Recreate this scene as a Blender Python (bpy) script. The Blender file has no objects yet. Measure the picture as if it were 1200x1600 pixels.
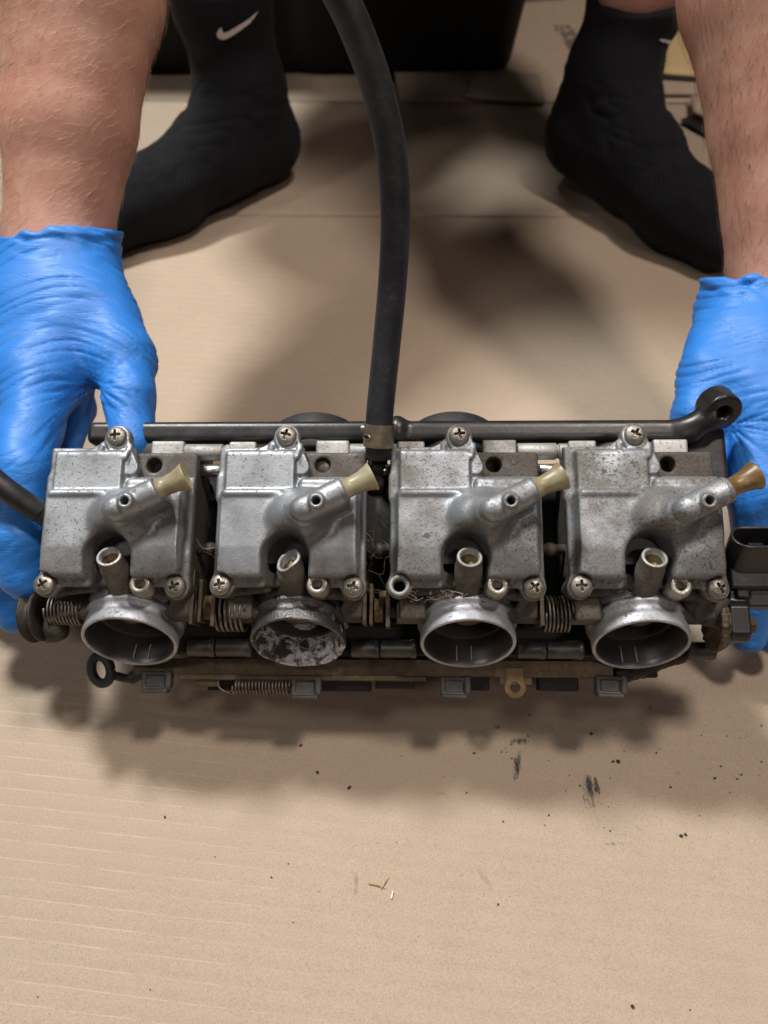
import bpy, math, random
import numpy as np
from mathutils import Vector, Matrix

random.seed(7); rng = np.random.default_rng(7)
SC = bpy.context.scene
COL = SC.collection
# ------------------------------------------------------------------ camera
FPX = 1164.0                      # focal length in photo pixels (1200 x 1600)
CAM_H, PITCH = 0.39, math.radians(50)
FWD = np.array([0, math.cos(PITCH), -math.sin(PITCH)])
DWN = np.array([0, -math.sin(PITCH), -math.cos(PITCH)])
RGT = np.array([1.0, 0, 0])
CAM = np.array([0, 0, CAM_H])
cam = bpy.data.cameras.new('camera'); cam_o = bpy.data.objects.new('camera', cam); COL.objects.link(cam_o)
cam_o.location = (0, 0, CAM_H); cam_o.rotation_euler = (math.radians(90) - PITCH, 0, 0)
cam.sensor_fit = 'VERTICAL'; cam.sensor_height = 36; cam.sensor_width = 27
cam.lens = 36 * FPX / 1600
cam.clip_start = 0.01; cam.clip_end = 50
cam.dof.use_dof = True; cam.dof.focus_distance = 0.332; cam.dof.aperture_fstop = 9.5
SC.camera = cam_o
# ------------------------------------------------------------------ world, lamps, exposure
w = bpy.data.worlds.new('World'); SC.world = w; w.use_nodes = True
w.node_tree.nodes['Background'].inputs[0].default_value = (1.0, 0.88, 0.80, 1)
w.node_tree.nodes['Background'].inputs[1].default_value = 0.045
def lamp(name, loc, target, size, power, col, spread=180):
    l = bpy.data.lights.new(name, 'AREA'); l.shape = 'RECTANGLE'; l.size, l.size_y = size
    l.energy = power; l.color = col; l.spread = math.radians(spread)
    o = bpy.data.objects.new(name, l); COL.objects.link(o); o.location = loc
    o.rotation_euler = (Vector(target) - Vector(loc)).to_track_quat('-Z', 'Y').to_euler()
    return o
lamp('ceiling_lamp_cool', (-.72, 1.08, 2.1), (0, .3, 0), (.24, .24), 68, (1.0, .98, .94))
lamp('ceiling_lamp_back', (.60, .38, 2.2), (0, .3, 0), (.24, .24), 30, (1.0, .87, .78))
lamp('ceiling_lamp_warm', (.75, -1.2, 2.2), (0, .3, 0), (.5, .3), 9, (1.0, .80, .73))
lamp('ceiling_lamp_side', (-1.5, -.3, 2.1), (0, .3, 0), (.3, .3), 9, (1.0, .94, .86))
vs = SC.view_settings; vs.view_transform = 'Standard'; vs.look = 'None'; vs.exposure = -0.12; vs.gamma = 1
SC.cycles.use_denoising = True
SC.cycles.max_bounces = 6; SC.cycles.use_adaptive_sampling = True; SC.cycles.adaptive_threshold = .02

# ------------------------------------------------------------------ layout helpers
def C(px, py, z):
    """photo pixel at camera depth z -> world point (only used to take measurements)"""
    return CAM + z * (FWD + (px - 600) / FPX * RGT + (py - 800) / FPX * DWN)
def floor_at(px, py, z=0.0):
    d = FWD + (px - 600) / FPX * RGT + (py - 800) / FPX * DWN
    return CAM + (z - CAM_H) / d[2] * d

# ------------------------------------------------------------------ objects
def put(o, parent=None, label=None, cat=None, group=None, kind=None):
    COL.objects.link(o)
    if parent is not None: o.parent = parent
    if label: o['label'] = label
    if cat: o['category'] = cat
    if group: o['group'] = group
    if kind: o['kind'] = kind
    return o
def empty(name, loc=(0, 0, 0), **k):
    o = bpy.data.objects.new(name, None); o.location = loc; o.empty_display_size = .05
    return put(o, **k)
def mesh_np(name, V, Fq, mat=None, smooth=True):
    V = np.asarray(V, np.float32); Fq = np.asarray(Fq, np.int32)
    me = bpy.data.meshes.new(name); n = Fq.shape[1]
    me.vertices.add(len(V)); me.vertices.foreach_set('co', V.ravel())
    me.loops.add(Fq.size); me.loops.foreach_set('vertex_index', Fq.ravel())
    me.polygons.add(len(Fq)); me.polygons.foreach_set('loop_start', np.arange(0, Fq.size, n, dtype=np.int32))
    me.polygons.foreach_set('loop_total', np.full(len(Fq), n, np.int32))
    if smooth: me.polygons.foreach_set('use_smooth', np.ones(len(Fq), bool))
    me.update(calc_edges=True); me.validate()
    if mat: me.materials.append(mat)
    return me
def mesh_py(name, V, Fs, mat=None, smooth=False):
    me = bpy.data.meshes.new(name); me.from_pydata([tuple(v) for v in V], [], Fs); me.update()
    if smooth: me.polygons.foreach_set('use_smooth', [True] * len(me.polygons))
    if mat: me.materials.append(mat)
    return me
def obj(name, me, **k): return put(bpy.data.objects.new(name, me), **k)

# ------------------------------------------------------------------ noise (numpy)
def _h(ix, iy, iz, s):
    n = (ix.astype(np.int64) * 374761393 + iy.astype(np.int64) * 668265263 + iz.astype(np.int64) * 2147483647 + s * 1274126177) & 0xffffffff
    n = ((n ^ (n >> 13)) * 1274126177) & 0xffffffff
    n = n ^ (n >> 16)
    return (n & 0xffff) / 65535.0
def vnoise(P, s=0):
    P = np.asarray(P, float); i = np.floor(P).astype(np.int64); f = P - i; f = f * f * f * (f * (f * 6 - 15) + 10)
    r = 0
    for dx in (0, 1):
        for dy in (0, 1):
            for dz in (0, 1):
                wgt = (f[:, 0] if dx else 1 - f[:, 0]) * (f[:, 1] if dy else 1 - f[:, 1]) * (f[:, 2] if dz else 1 - f[:, 2])
                r = r + wgt * _h(i[:, 0] + dx, i[:, 1] + dy, i[:, 2] + dz, s)
    return r

# ------------------------------------------------------------------ signed distance shapes and the mesher
def V3(*a): return np.array(a, np.float32)
def smin(a, b, k):
    h = np.clip(.5 + .5 * (b - a) / k, 0, 1); return b + (a - b) * h - k * h * (1 - h)
def smax(a, b, k): return -smin(-a, -b, k)
def cap(P, a, b, r1, r2=None):
    a = np.asarray(a, np.float32); b = np.asarray(b, np.float32); r2 = r1 if r2 is None else r2
    ab = b - a; t = np.clip((P - a) @ ab / max(float(ab @ ab), 1e-12), 0, 1)
    return np.linalg.norm(P - a - t[:, None] * ab, axis=1) - (r1 + (r2 - r1) * t)
def ball(P, c, r): return np.linalg.norm(P - np.asarray(c, np.float32), axis=1) - r
def ell(P, c, r):
    q = (P - np.asarray(c, np.float32)) / np.asarray(r, np.float32); k = np.linalg.norm(q, axis=1)
    return (k - 1) * min(r)
def rbox(P, lo, hi, r):
    lo = np.asarray(lo, np.float32); hi = np.asarray(hi, np.float32)
    q = np.abs(P - (lo + hi) / 2) - (hi - lo) / 2 + r
    return np.linalg.norm(np.maximum(q, 0), axis=1) + np.minimum(q.max(axis=1), 0) - r
def cyl(P, a, b, r, rd=.4, r2=None):
    """capped cylinder or cone with rounded rims"""
    a = np.asarray(a, np.float32); b = np.asarray(b, np.float32); ab = b - a; L = float(np.linalg.norm(ab)); u = ab / L
    t = (P - a) @ u; d = np.linalg.norm(P - a - t[:, None] * u, axis=1)
    rr = r if r2 is None else r + (r2 - r) * np.clip(t / L, 0, 1)
    q0 = d - rr + rd; q1 = np.abs(t - L / 2) - L / 2 + rd
    return np.sqrt(np.maximum(q0, 0) ** 2 + np.maximum(q1, 0) ** 2) + np.minimum(np.maximum(q0, q1), 0) - rd
def sdf_mesh(f, lo, hi, h, proj=2):
    """naive surface nets on a sparse grid, then vertices pulled onto the surface"""
    B = 8; lo = np.asarray(lo, float); n = np.ceil((np.asarray(hi) - lo) / (h * B)).astype(int) * B + 1
    G = np.full(n, 1e3, np.float32); nb = (n - 1) // B
    bi = np.stack(np.meshgrid(*[np.arange(k) for k in nb], indexing='ij'), -1).reshape(-1, 3)
    cen = (lo + (bi + .5) * B * h).astype(np.float32); fc = f(cen)
    act = np.abs(fc) < B * h * .87 * 1.35
    for b, v in zip(bi[~act], fc[~act]):
        if v < 0:
            s = b * B; G[s[0]:s[0] + B + 1, s[1]:s[1] + B + 1, s[2]:s[2] + B + 1] = -1e3
    ab = bi[act]; g = np.stack(np.meshgrid(*[np.arange(B + 1)] * 3, indexing='ij'), -1).reshape(-1, 3)
    for s0 in range(0, len(ab), 400):
        bl = ab[s0:s0 + 400]; idx = (bl[:, None, :] * B + g[None]).reshape(-1, 3)
        val = f((lo + idx * h).astype(np.float32)); G[idx[:, 0], idx[:, 1], idx[:, 2]] = val
    S = G < 0
    c = [S[dx:n[0] - 1 + dx, dy:n[1] - 1 + dy, dz:n[2] - 1 + dz] for dx in (0, 1) for dy in (0, 1) for dz in (0, 1)]
    cnt = sum(x.astype(np.int8) for x in c); mixed = (cnt > 0) & (cnt < 8)
    cells = np.argwhere(mixed); vid = np.full(mixed.shape, -1, np.int32); vid[tuple(cells.T)] = np.arange(len(cells))
    acc = np.zeros((len(cells), 3)); num = np.zeros(len(cells))
    for ax in range(3):
        o1, o2 = [a for a in range(3) if a != ax]
        for d1 in (0, 1):
            for d2 in (0, 1):
                p0 = cells.copy(); p0[:, o1] += d1; p0[:, o2] += d2; p1 = p0.copy(); p1[:, ax] += 1
                g0 = G[tuple(p0.T)]; g1 = G[tuple(p1.T)]; cr = (g0 < 0) != (g1 < 0)
                t = np.where(cr, g0 / np.where(cr, g0 - g1, 1), 0)
                q = p0.astype(float); q[:, ax] += t; acc[cr] += q[cr]; num[cr] += 1
    Vt = lo + acc / np.maximum(num, 1)[:, None] * h
    Fs = []
    for ax in range(3):
        o1, o2 = (ax + 1) % 3, (ax + 2) % 3
        sl0 = [slice(None)] * 3; sl1 = [slice(None)] * 3; sl0[ax] = slice(0, n[ax] - 1); sl1[ax] = slice(1, n[ax])
        e = S[tuple(sl0)] != S[tuple(sl1)]; ed = np.argwhere(e)
        ed = ed[(ed[:, o1] > 0) & (ed[:, o2] > 0) & (ed[:, o1] < n[o1] - 1) & (ed[:, o2] < n[o2] - 1)]
        a = ed.copy(); b = ed.copy(); b[:, o1] -= 1; d = ed.copy(); d[:, o2] -= 1; cc = b.copy(); cc[:, o2] -= 1
        q = np.stack([vid[tuple(a.T)], vid[tuple(b.T)], vid[tuple(cc.T)], vid[tuple(d.T)]], 1)
        ins = S[tuple(ed.T)]; q[~ins] = q[~ins][:, ::-1]; Fs.append(q)
    Fs = np.concatenate(Fs); Fs = Fs[(Fs >= 0).all(1)]
    for _ in range(proj):
        g, fv = grad(f, Vt, h * .5); Vt = Vt - np.clip(fv, -h, h)[:, None] * g
    return Vt, Fs
def grad(f, Vt, e):
    P = Vt.astype(np.float32); g = np.zeros((len(P), 3)); fv = f(P)
    for k in range(3):
        d = np.zeros(3, np.float32); d[k] = e; g[:, k] = f(P + d) - f(P - d)
    return g / np.maximum(np.linalg.norm(g, axis=1), 1e-9)[:, None], fv

# ------------------------------------------------------------------ simple mesh pieces (all sizes in the caller's unit)
def frame_of(ax):
    ax = np.asarray(ax, float); ax = ax / np.linalg.norm(ax); t = np.array([1., 0, 0]) if abs(ax[0]) < .8 else np.array([0, 1., 0])
    u = np.cross(ax, t); u /= np.linalg.norm(u); return ax, u, np.cross(ax, u)
def lathe(org, ax, prof, n=48, closed=False):
    """revolve (t along axis, radius) points"""
    ax, u, v = frame_of(ax); V = []; Fs = []; m = len(prof)
    for t, r in prof:
        for k in range(n):
            a = 2 * math.pi * k / n; V.append(np.asarray(org) + ax * t + (u * math.cos(a) + v * math.sin(a)) * r)
    for j in range(m if closed else m - 1):
        j2 = (j + 1) % m
        for k in range(n): Fs.append((j * n + k, j * n + (k + 1) % n, j2 * n + (k + 1) % n, j2 * n + k))
    return V, Fs
def disc_profile(*p): return list(p)
def tube(pts, r, n=10, caps=True):
    pts = [np.asarray(p, float) for p in pts]; V = []; Fs = []; m = len(pts); rr = r if hasattr(r, '__len__') else [r] * m
    t0 = pts[1] - pts[0]; _, u, v = frame_of(t0)
    for i, p in enumerate(pts):
        t = pts[min(i + 1, m - 1)] - pts[max(i - 1, 0)]; t = t / max(np.linalg.norm(t), 1e-12)
        u = u - t * (u @ t); u /= np.linalg.norm(u); v = np.cross(t, u)
        for k in range(n):
            a = 2 * math.pi * k / n; V.append(p + (u * math.cos(a) + v * math.sin(a)) * rr[i])
    for i in range(m - 1):
        for k in range(n): Fs.append((i * n + k, i * n + (k + 1) % n, (i + 1) * n + (k + 1) % n, (i + 1) * n + k))
    if caps: Fs.append(tuple(range(n - 1, -1, -1))); Fs.append(tuple(range((m - 1) * n, m * n)))
    return V, Fs
def spline(pts, m=12):
    pts = [np.asarray(p, float) for p in pts]; P = [2 * pts[0] - pts[1]] + pts + [2 * pts[-1] - pts[-2]]; out = []
    for i in range(1, len(P) - 2):
        for k in range(m):
            t = k / m; a, b, c, d = P[i - 1], P[i], P[i + 1], P[i + 2]
            out.append(.5 * (2 * b + (c - a) * t + (2 * a - 5 * b + 4 * c - d) * t * t + (3 * b - a - 3 * c + d) * t ** 3))
    return out + [pts[-1]]
def join(*parts):
    V = []; Fs = []
    for v, f in parts:
        o = len(V); V += list(v); Fs += [tuple(i + o for i in q) for q in f]
    return V, Fs
def box(lo, hi, b=0):
    """box with chamfered edges"""
    lo = np.asarray(lo, float); hi = np.asarray(hi, float)
    if b <= 0:
        V = [(x, y, z) for x in (lo[0], hi[0]) for y in (lo[1], hi[1]) for z in (lo[2], hi[2])]
        return V, [(0, 1, 3, 2), (4, 6, 7, 5), (0, 4, 5, 1), (2, 3, 7, 6), (0, 2, 6, 4), (1, 5, 7, 3)]
    import bmesh
    bm = bmesh.new(); bmesh.ops.create_cube(bm, size=1)
    for v in bm.verts: v.co = Vector((lo + hi) / 2) + Vector([v.co[i] * (hi[i] - lo[i]) for i in range(3)])
    bmesh.ops.bevel(bm, geom=list(bm.edges), offset=b, segments=2, affect='EDGES', profile=.5)
    bm.verts.index_update(); V = [tuple(v.co) for v in bm.verts]; Fs = [tuple(v.index for v in f.verts) for f in bm.faces]; bm.free()
    return V, Fs
def coil(a, b, R, r, turns, n=14, m=6):
    a = np.asarray(a, float); b = np.asarray(b, float); ax, u, v = frame_of(b - a); pts = []
    for i in range(int(turns * n) + 1):
        t = i / (turns * n); th = 2 * math.pi * i / n; pts.append(a + (b - a) * t + (u * math.cos(th) + v * math.sin(th)) * R)
    return tube(pts, r, m)
def mm(vf): v, f = vf; return [np.asarray(p, float) * .001 for p in v], f
# ------------------------------------------------------------------ materials
class NT:
    def __init__(s, name):
        s.m = bpy.data.materials.new(name); s.m.use_nodes = True; s.t = s.m.node_tree; s.n = s.t.nodes
        s.b = s.n['Principled BSDF']; s.out = s.n['Material Output']
    def node(s, ty, **k):
        x = s.n.new(ty)
        for a, v in k.items():
            if a.startswith('i_'):
                key = a[2:]; key = int(key) if key.isdigit() else key.replace('_', ' ')
                s.link(x.inputs[key], v)
            else: setattr(x, a, v)
        return x
    def link(s, inp, v):
        if isinstance(v, bpy.types.NodeSocket): s.t.links.new(v, inp)
        elif isinstance(v, bpy.types.Node): s.t.links.new(v.outputs[0], inp)
        else:
            if isinstance(v, (tuple, list)) and len(v) == 3 and inp.type == 'RGBA': v = (*v, 1)
            inp.default_value = v
    def set(s, **k):
        for a, v in k.items(): s.link(s.b.inputs[a.replace('_', ' ')], v)
    def coord(s, kind='Object', scale=(1, 1, 1), rot=(0, 0, 0), rnd=True):
        tc = s.node('ShaderNodeTexCoord'); v = tc.outputs[kind]
        if rnd:
            oi = s.node('ShaderNodeObjectInfo'); k = s.node('ShaderNodeVectorMath', operation='SCALE'); k.inputs[0].default_value = (3.1, 5.7, 2.3)
            s.link(k.inputs['Scale'], oi.outputs['Random']); a = s.node('ShaderNodeVectorMath', operation='ADD', i_0=v, i_1=k.outputs[0]); v = a.outputs[0]
        mp = s.node('ShaderNodeMapping', i_Vector=v); mp.inputs['Scale'].default_value = scale; mp.inputs['Rotation'].default_value = rot
        return mp.outputs[0]
    def noise(s, co, scale, det=4, rough=.6, dist=0):
        x = s.node('ShaderNodeTexNoise', i_Vector=co, i_Scale=scale, i_Detail=det, i_Roughness=rough, i_Distortion=dist); return x.outputs[0]
    def ramp(s, v, *stops):
        x = s.node('ShaderNodeValToRGB', i_Fac=v); e = x.color_ramp.elements
        while len(e) < len(stops): e.new(.5)
        for q, (p, c) in zip(e, stops): q.position = p; q.color = (c, c, c, 1) if not hasattr(c, '__len__') else (*c, 1)
        return x.outputs[0]
    def mix(s, f, a, b, mode='MIX'):
        x = s.node('ShaderNodeMix', data_type='RGBA', blend_type=mode)
        s.link(x.inputs[0], f); s.link(x.inputs[6], a); s.link(x.inputs[7], b); return x.outputs[2]
    def math(s, op, a, b=0.0, clamp=False):
        x = s.node('ShaderNodeMath', operation=op, use_clamp=clamp); s.link(x.inputs[0], a); s.link(x.inputs[1], b); return x.outputs[0]
    def bump(s, h, strength, dist, prev=None):
        x = s.node('ShaderNodeBump', i_Height=h, i_Strength=strength, i_Distance=dist)
        if prev is not None: s.link(x.inputs['Normal'], prev)
        return x.outputs[0]
    def attr(s, name): return s.node('ShaderNodeAttribute', attribute_type='OBJECT', attribute_name=name).outputs['Fac']
    def sep(s, co):
        return s.node('ShaderNodeSeparateXYZ', i_Vector=co).outputs

def m_alloy(name, base=(.335, .36, .39), dark=(.18, .192, .205), rough=(.38, .58), metal=.72, grime=(.050, .042, .029), grime_amt=.3, speck=.85, grime_y=True, bumpd=.00025):
    t = NT(name); co = t.coord()
    n1 = t.noise(co, 55, 5, .6); n2 = t.noise(co, 900, 3, .6); n3 = t.noise(co, 260, 4, .65); n4 = t.noise(co, 190, 8, .75, .6)
    c = t.mix(t.ramp(n1, (.35, 0), (.68, 1)), base, dark)
    dirt = t.attr('dirt')
    raw = t.sep(t.coord(rnd=False))
    # dirt film and crusts, thicker on pieces marked dirty and towards the front edge
    th = t.math('SUBTRACT', .575, t.math('MULTIPLY', dirt, .20))
    if grime_y:
        g = t.math('MULTIPLY', t.math('SUBTRACT', .018, raw[1], True), 14.0, True); th = t.math('SUBTRACT', th, t.math('MULTIPLY', g, 1.1)); th = t.math('SUBTRACT', th, t.math('MULTIPLY', t.math('MULTIPLY', t.math('SUBTRACT', .0042, raw[2]), 260.0, True), .13))
    film = t.math('MULTIPLY', t.math('SUBTRACT', t.math('ADD', t.math('MULTIPLY', n1, .65), t.math('MULTIPLY', n4, .35)), th), 5.5, True)
    film = t.math('MULTIPLY', film, t.math('ADD', t.math('MULTIPLY', n2, .8), .25, True), True)
    film = t.math('MULTIPLY', film, min(1, grime_amt * 2.6))
    sp = t.math('MULTIPLY', t.math('SUBTRACT', n3, t.math('SUBTRACT', .695 - .05 * speck, t.math('MULTIPLY', dirt, .055))), 22.0, True)
    sp2 = t.math('MULTIPLY', t.math('SUBTRACT', n2, t.math('SUBTRACT', .65 - .05 * speck, t.math('MULTIPLY', dirt, .06))), 18.0, True)
    spk = t.math('MAXIMUM', t.math('MULTIPLY', sp, .75), t.math('MULTIPLY', sp2, .6))
    spk = t.math('MULTIPLY', spk, t.ramp(t.noise(co, 38, 3, .5), (.30, .35), (.56, 1)))
    br = t.mix(t.ramp(n1, (.3, 0), (.7, 1)), grime, tuple(min(1, x * 2.6) for x in grime))
    c = t.mix(film, c, br); c = t.mix(spk, c, tuple(x * .75 for x in grime))
    allm = t.math('MAXIMUM', film, spk)
    t.set(Base_Color=c, Metallic=t.math('MULTIPLY', t.math('SUBTRACT', 1.0, allm), metal),
          Roughness=t.math('ADD', t.math('MULTIPLY', n1, rough[1] - rough[0]), t.math('ADD', t.math('MULTIPLY', allm, .3), rough[0])),
          Normal=t.bump(t.math('ADD', t.math('MULTIPLY', n2, .35), t.math('ADD', n3, t.math('MULTIPLY', allm, .7))), .55, bumpd))
    return t.m
def m_plain(name, base, rough=.5, metal=0, var=.35, scale=120, bump=.0001, dust=None, dust_amt=.2, spec=.5):
    t = NT(name); co = t.coord(); n = t.noise(co, scale, 5, .65); n2 = t.noise(co, scale * 6, 3)
    c = t.mix(t.ramp(n, (.3, 0), (.7, 1)), tuple(x * (1 - var) for x in base), tuple(min(1, x * (1 + var)) for x in base))
    if dust:
        d = t.math('MULTIPLY', t.ramp(n2, (.52, 0), (.72, 1)), t.ramp(n, (.4, 0), (.65, 1))); c = t.mix(t.math('MULTIPLY', d, dust_amt), c, dust)
    t.set(Base_Color=c, Roughness=t.math('ADD', t.math('MULTIPLY', n, .25), rough - .12), Metallic=metal,
          Normal=t.bump(t.math('ADD', n2, n), .5, bump)); t.b.inputs['Specular IOR Level'].default_value = spec
    return t.m
M = {}
M['bowl'] = m_alloy('cast_alloy_bowl')
M['body'] = m_alloy('cast_alloy_body', (.125, .12, .115), (.06, .056, .052), (.45, .65), .65, grime=(.035, .026, .018), grime_amt=.33, speck=1.3)
M['rail'] = m_alloy('cast_alloy_pale', (.42, .425, .42), (.24, .24, .23), (.5, .7), .6, grime_amt=.2, speck=.8, grime_y=False)
M['spigot'] = m_alloy('machined_spigot', (.46, .485, .53), (.28, .295, .32), (.46, .62), .66, grime_amt=.2, speck=.6, grime_y=False, bumpd=.0001)
M['post'] = m_alloy('dirty_post', (.15, .135, .115), (.08, .07, .06), (.5, .7), .45, grime_amt=.33, speck=1.4, grime_y=False)
M['screw'] = m_alloy('old_screw', (.36, .34, .30), (.22, .20, .17), (.35, .55), .85, grime_amt=.3, speck=.9, grime_y=False)
M['rod'] = m_plain('bright_rod', (.75, .74, .72), .3, 1, .1)
M['spring'] = m_plain('spring_steel', (.17, .15, .13), .45, .8, .4, 300)
M['linkage'] = m_plain('grimy_zinc', (.10, .08, .055), .55, .6, .5, 200, .0002, (.22, .18, .12), .6)
M['brass'] = m_plain('grimy_brass', (.15, .105, .05), .5, .7, .5, 150, .0002, (.12, .09, .05), .7)
M['strip'] = m_plain('passivated_strip', (.085, .062, .036), .5, .6, .6, 60, .0002, (.02, .016, .012), .9)
M['black'] = m_plain('black_plastic', (.012, .012, .013), .36, 0, .3, 90, .0001, (.10, .09, .08), .25)
M['blackr'] = m_plain('black_rubber', (.016, .017, .019), .55, 0, .3, 160, .0001, (.12, .11, .10), .22)
M['hose'] = m_plain('hose_rubber', (.012, .0135, .0165), .52, 0, .4, 70, .0002, (.09, .09, .09), .3)
M['clip'] = m_plain('grey_clip', (.065, .064, .062), .5, .2, .3, 200, .0002, (.3, .28, .25), .3)
M['clamp'] = m_plain('zinc_clamp', (.30, .26, .19), .42, .85, .4, 160, .0001, (.10, .075, .05), .7)
M['dark'] = m_plain('grimy_dark', (.012, .011, .010), .6, .2, .5, 120, .0002, (.09, .07, .05), .4)
M['pipe'] = m_plain('dark_pipe', (.06, .058, .056), .42, .4, .4, 90, .0001, (.2, .17, .14), .4)
t = NT('yellowed_nozzle'); co = t.coord(); n = t.noise(co, 140, 4)
t.set(Base_Color=t.mix(t.math('ADD', t.math('MULTIPLY', t.ramp(n, (.35, 0), (.75, 1)), t.math('ADD', t.attr('dirt'), .4, True)), t.math('MULTIPLY', t.math('SUBTRACT', t.attr('dirt'), .45, True), 1.3), True), (.40, .375, .25), (.17, .10, .028)), Roughness=.38, Transmission_Weight=.25,
      Subsurface_Weight=.35, Subsurface_Radius=(.004, .003, .0015), Subsurface_Scale=1.0, Normal=t.bump(n, .3, .0002)); M['nozzle'] = t.m
t = NT('slide_brown'); n = t.noise(t.coord(), 80, 4)
t.set(Base_Color=t.mix(n, (.05, .03, .012), (.16, .10, .04)), Roughness=.5, Metallic=.4); M['slide'] = t.m
t = NT('bore_alloy'); co = t.coord(); n = t.noise(co, 300, 4); n2 = t.noise(co, 40, 3)
t.set(Base_Color=t.mix(n2, (.10, .095, .10), (.19, .185, .19)), Roughness=t.math('ADD', t.math('MULTIPLY', n, .2), .32), Metallic=.85); M['bore'] = t.m
def m_crust(name):
    t = NT(name); co = t.coord(); n = t.noise(co, 140, 8, .72, .5); n2 = t.noise(co, 900, 3)
    raw = t.sep(t.coord(rnd=False)); lo = t.math('MULTIPLY', t.math('SUBTRACT', -.012, raw[2]), 6.0)
    f = t.math('MULTIPLY', t.math('SUBTRACT', t.math('ADD', n, lo), .595), 14.0, True)
    c = t.mix(f, t.mix(n, (.16, .16, .165), (.06, .058, .058)), t.mix(t.ramp(n2, (.4, 0), (.6, 1)), (.48, .48, .52), (.80, .80, .84)))
    t.set(Base_Color=c, Metallic=t.math('MULTIPLY', t.math('SUBTRACT', 1.0, f), .8), Roughness=t.math('ADD', t.math('MULTIPLY', f, .4), .4), Normal=t.bump(t.math('ADD', f, n2), .7, .0006)); return t.m
M['crust'] = m_crust('oxidised_alloy')
# nitrile glove
t = NT('blue_nitrile'); co = t.coord('Object', rnd=False)
n = t.noise(co, 700, 2, .5); n1 = t.noise(co, 60, 3)
st = t.noise(t.coord('Object', (22, 150, 150), (math.radians(0), 0, math.radians(8)), rnd=False), 1.0, 4, .55, .8)
crease = t.ramp(t.math('ABSOLUTE', t.math('SUBTRACT', st, .5)), (.0, 0), (.05, 1))
sm = t.noise(co, 28, 6, .7); smf = t.math('MULTIPLY', t.math('SUBTRACT', sm, .58), 3.0, True)
t.set(Base_Color=t.mix(t.math('MULTIPLY', smf, .55), t.mix(n1, (.017, .155, .535), (.027, .20, .63)), (.02, .06, .16)), Roughness=.5, Subsurface_Weight=.0, Subsurface_Radius=(.001, .002, .004), Subsurface_Scale=1.0,
      Normal=t.bump(n, .05, .0002, t.bump(crease, .18, .0006))); t.b.inputs['Specular IOR Level'].default_value = .42; M['glove'] = t.m
# skin
t = NT('skin'); co = t.coord(rnd=False); n = t.noise(co, 35, 4, .6); n2 = t.noise(co, 130, 4, .6); n3 = t.noise(co, 900, 3)
c = t.mix(t.ramp(n, (.35, 0), (.68, 1)), (.45, .255, .185), (.37, .17, .122)); c = t.mix(t.math('MULTIPLY', t.ramp(n2, (.55, 0), (.75, 1)), .4), c, (.54, .34, .25))
t.set(Base_Color=c, Roughness=.5, Subsurface_Weight=.18, Subsurface_Radius=(.006, .0025, .0012), Subsurface_Scale=1.0, Normal=t.bump(n3, .35, .0003, t.bump(n2, .3, .0008))); M['skin'] = t.m
M['hair_lit'] = m_plain('lit_hair', (.72, .53, .35), .35, 0, .2)  # arm hair coloured pale to carry the light on it
M['hair_dark'] = m_plain('brown_hair', (.06, .03, .018), .4, 0, .3)
# sock knit
t = NT('sock_knit'); co = t.coord(rnd=False); n = t.noise(co, 1200, 2); n2 = t.noise(co, 25, 3)
t.set(Base_Color=t.mix(n2, (.0026, .003, .0046), (.0055, .0062, .009)), Roughness=.9, Sheen_Weight=.02, Sheen_Roughness=.5, Normal=t.bump(n, .6, .0008, t.bump(t.math('SINE', t.math('MULTIPLY', t.sep(co)[0], 1900.0)), .35, .0006))); t.b.inputs['Specular IOR Level'].default_value = .25; M['sock'] = t.m
M['logo'] = m_plain('white_thread', (.55, .5, .5), .8, 0, .1)
M['shirt'] = m_plain('dark_cloth', (.03, .022, .032), .9, 0, .2)
M['grimy'] = m_plain('grimy_iron', (.035, .03, .024), .6, .4, .6, 160, .0004, (.10, .08, .05), .6)
M['web'] = m_plain('web_thread', (.35, .28, .22), .8)
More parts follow.
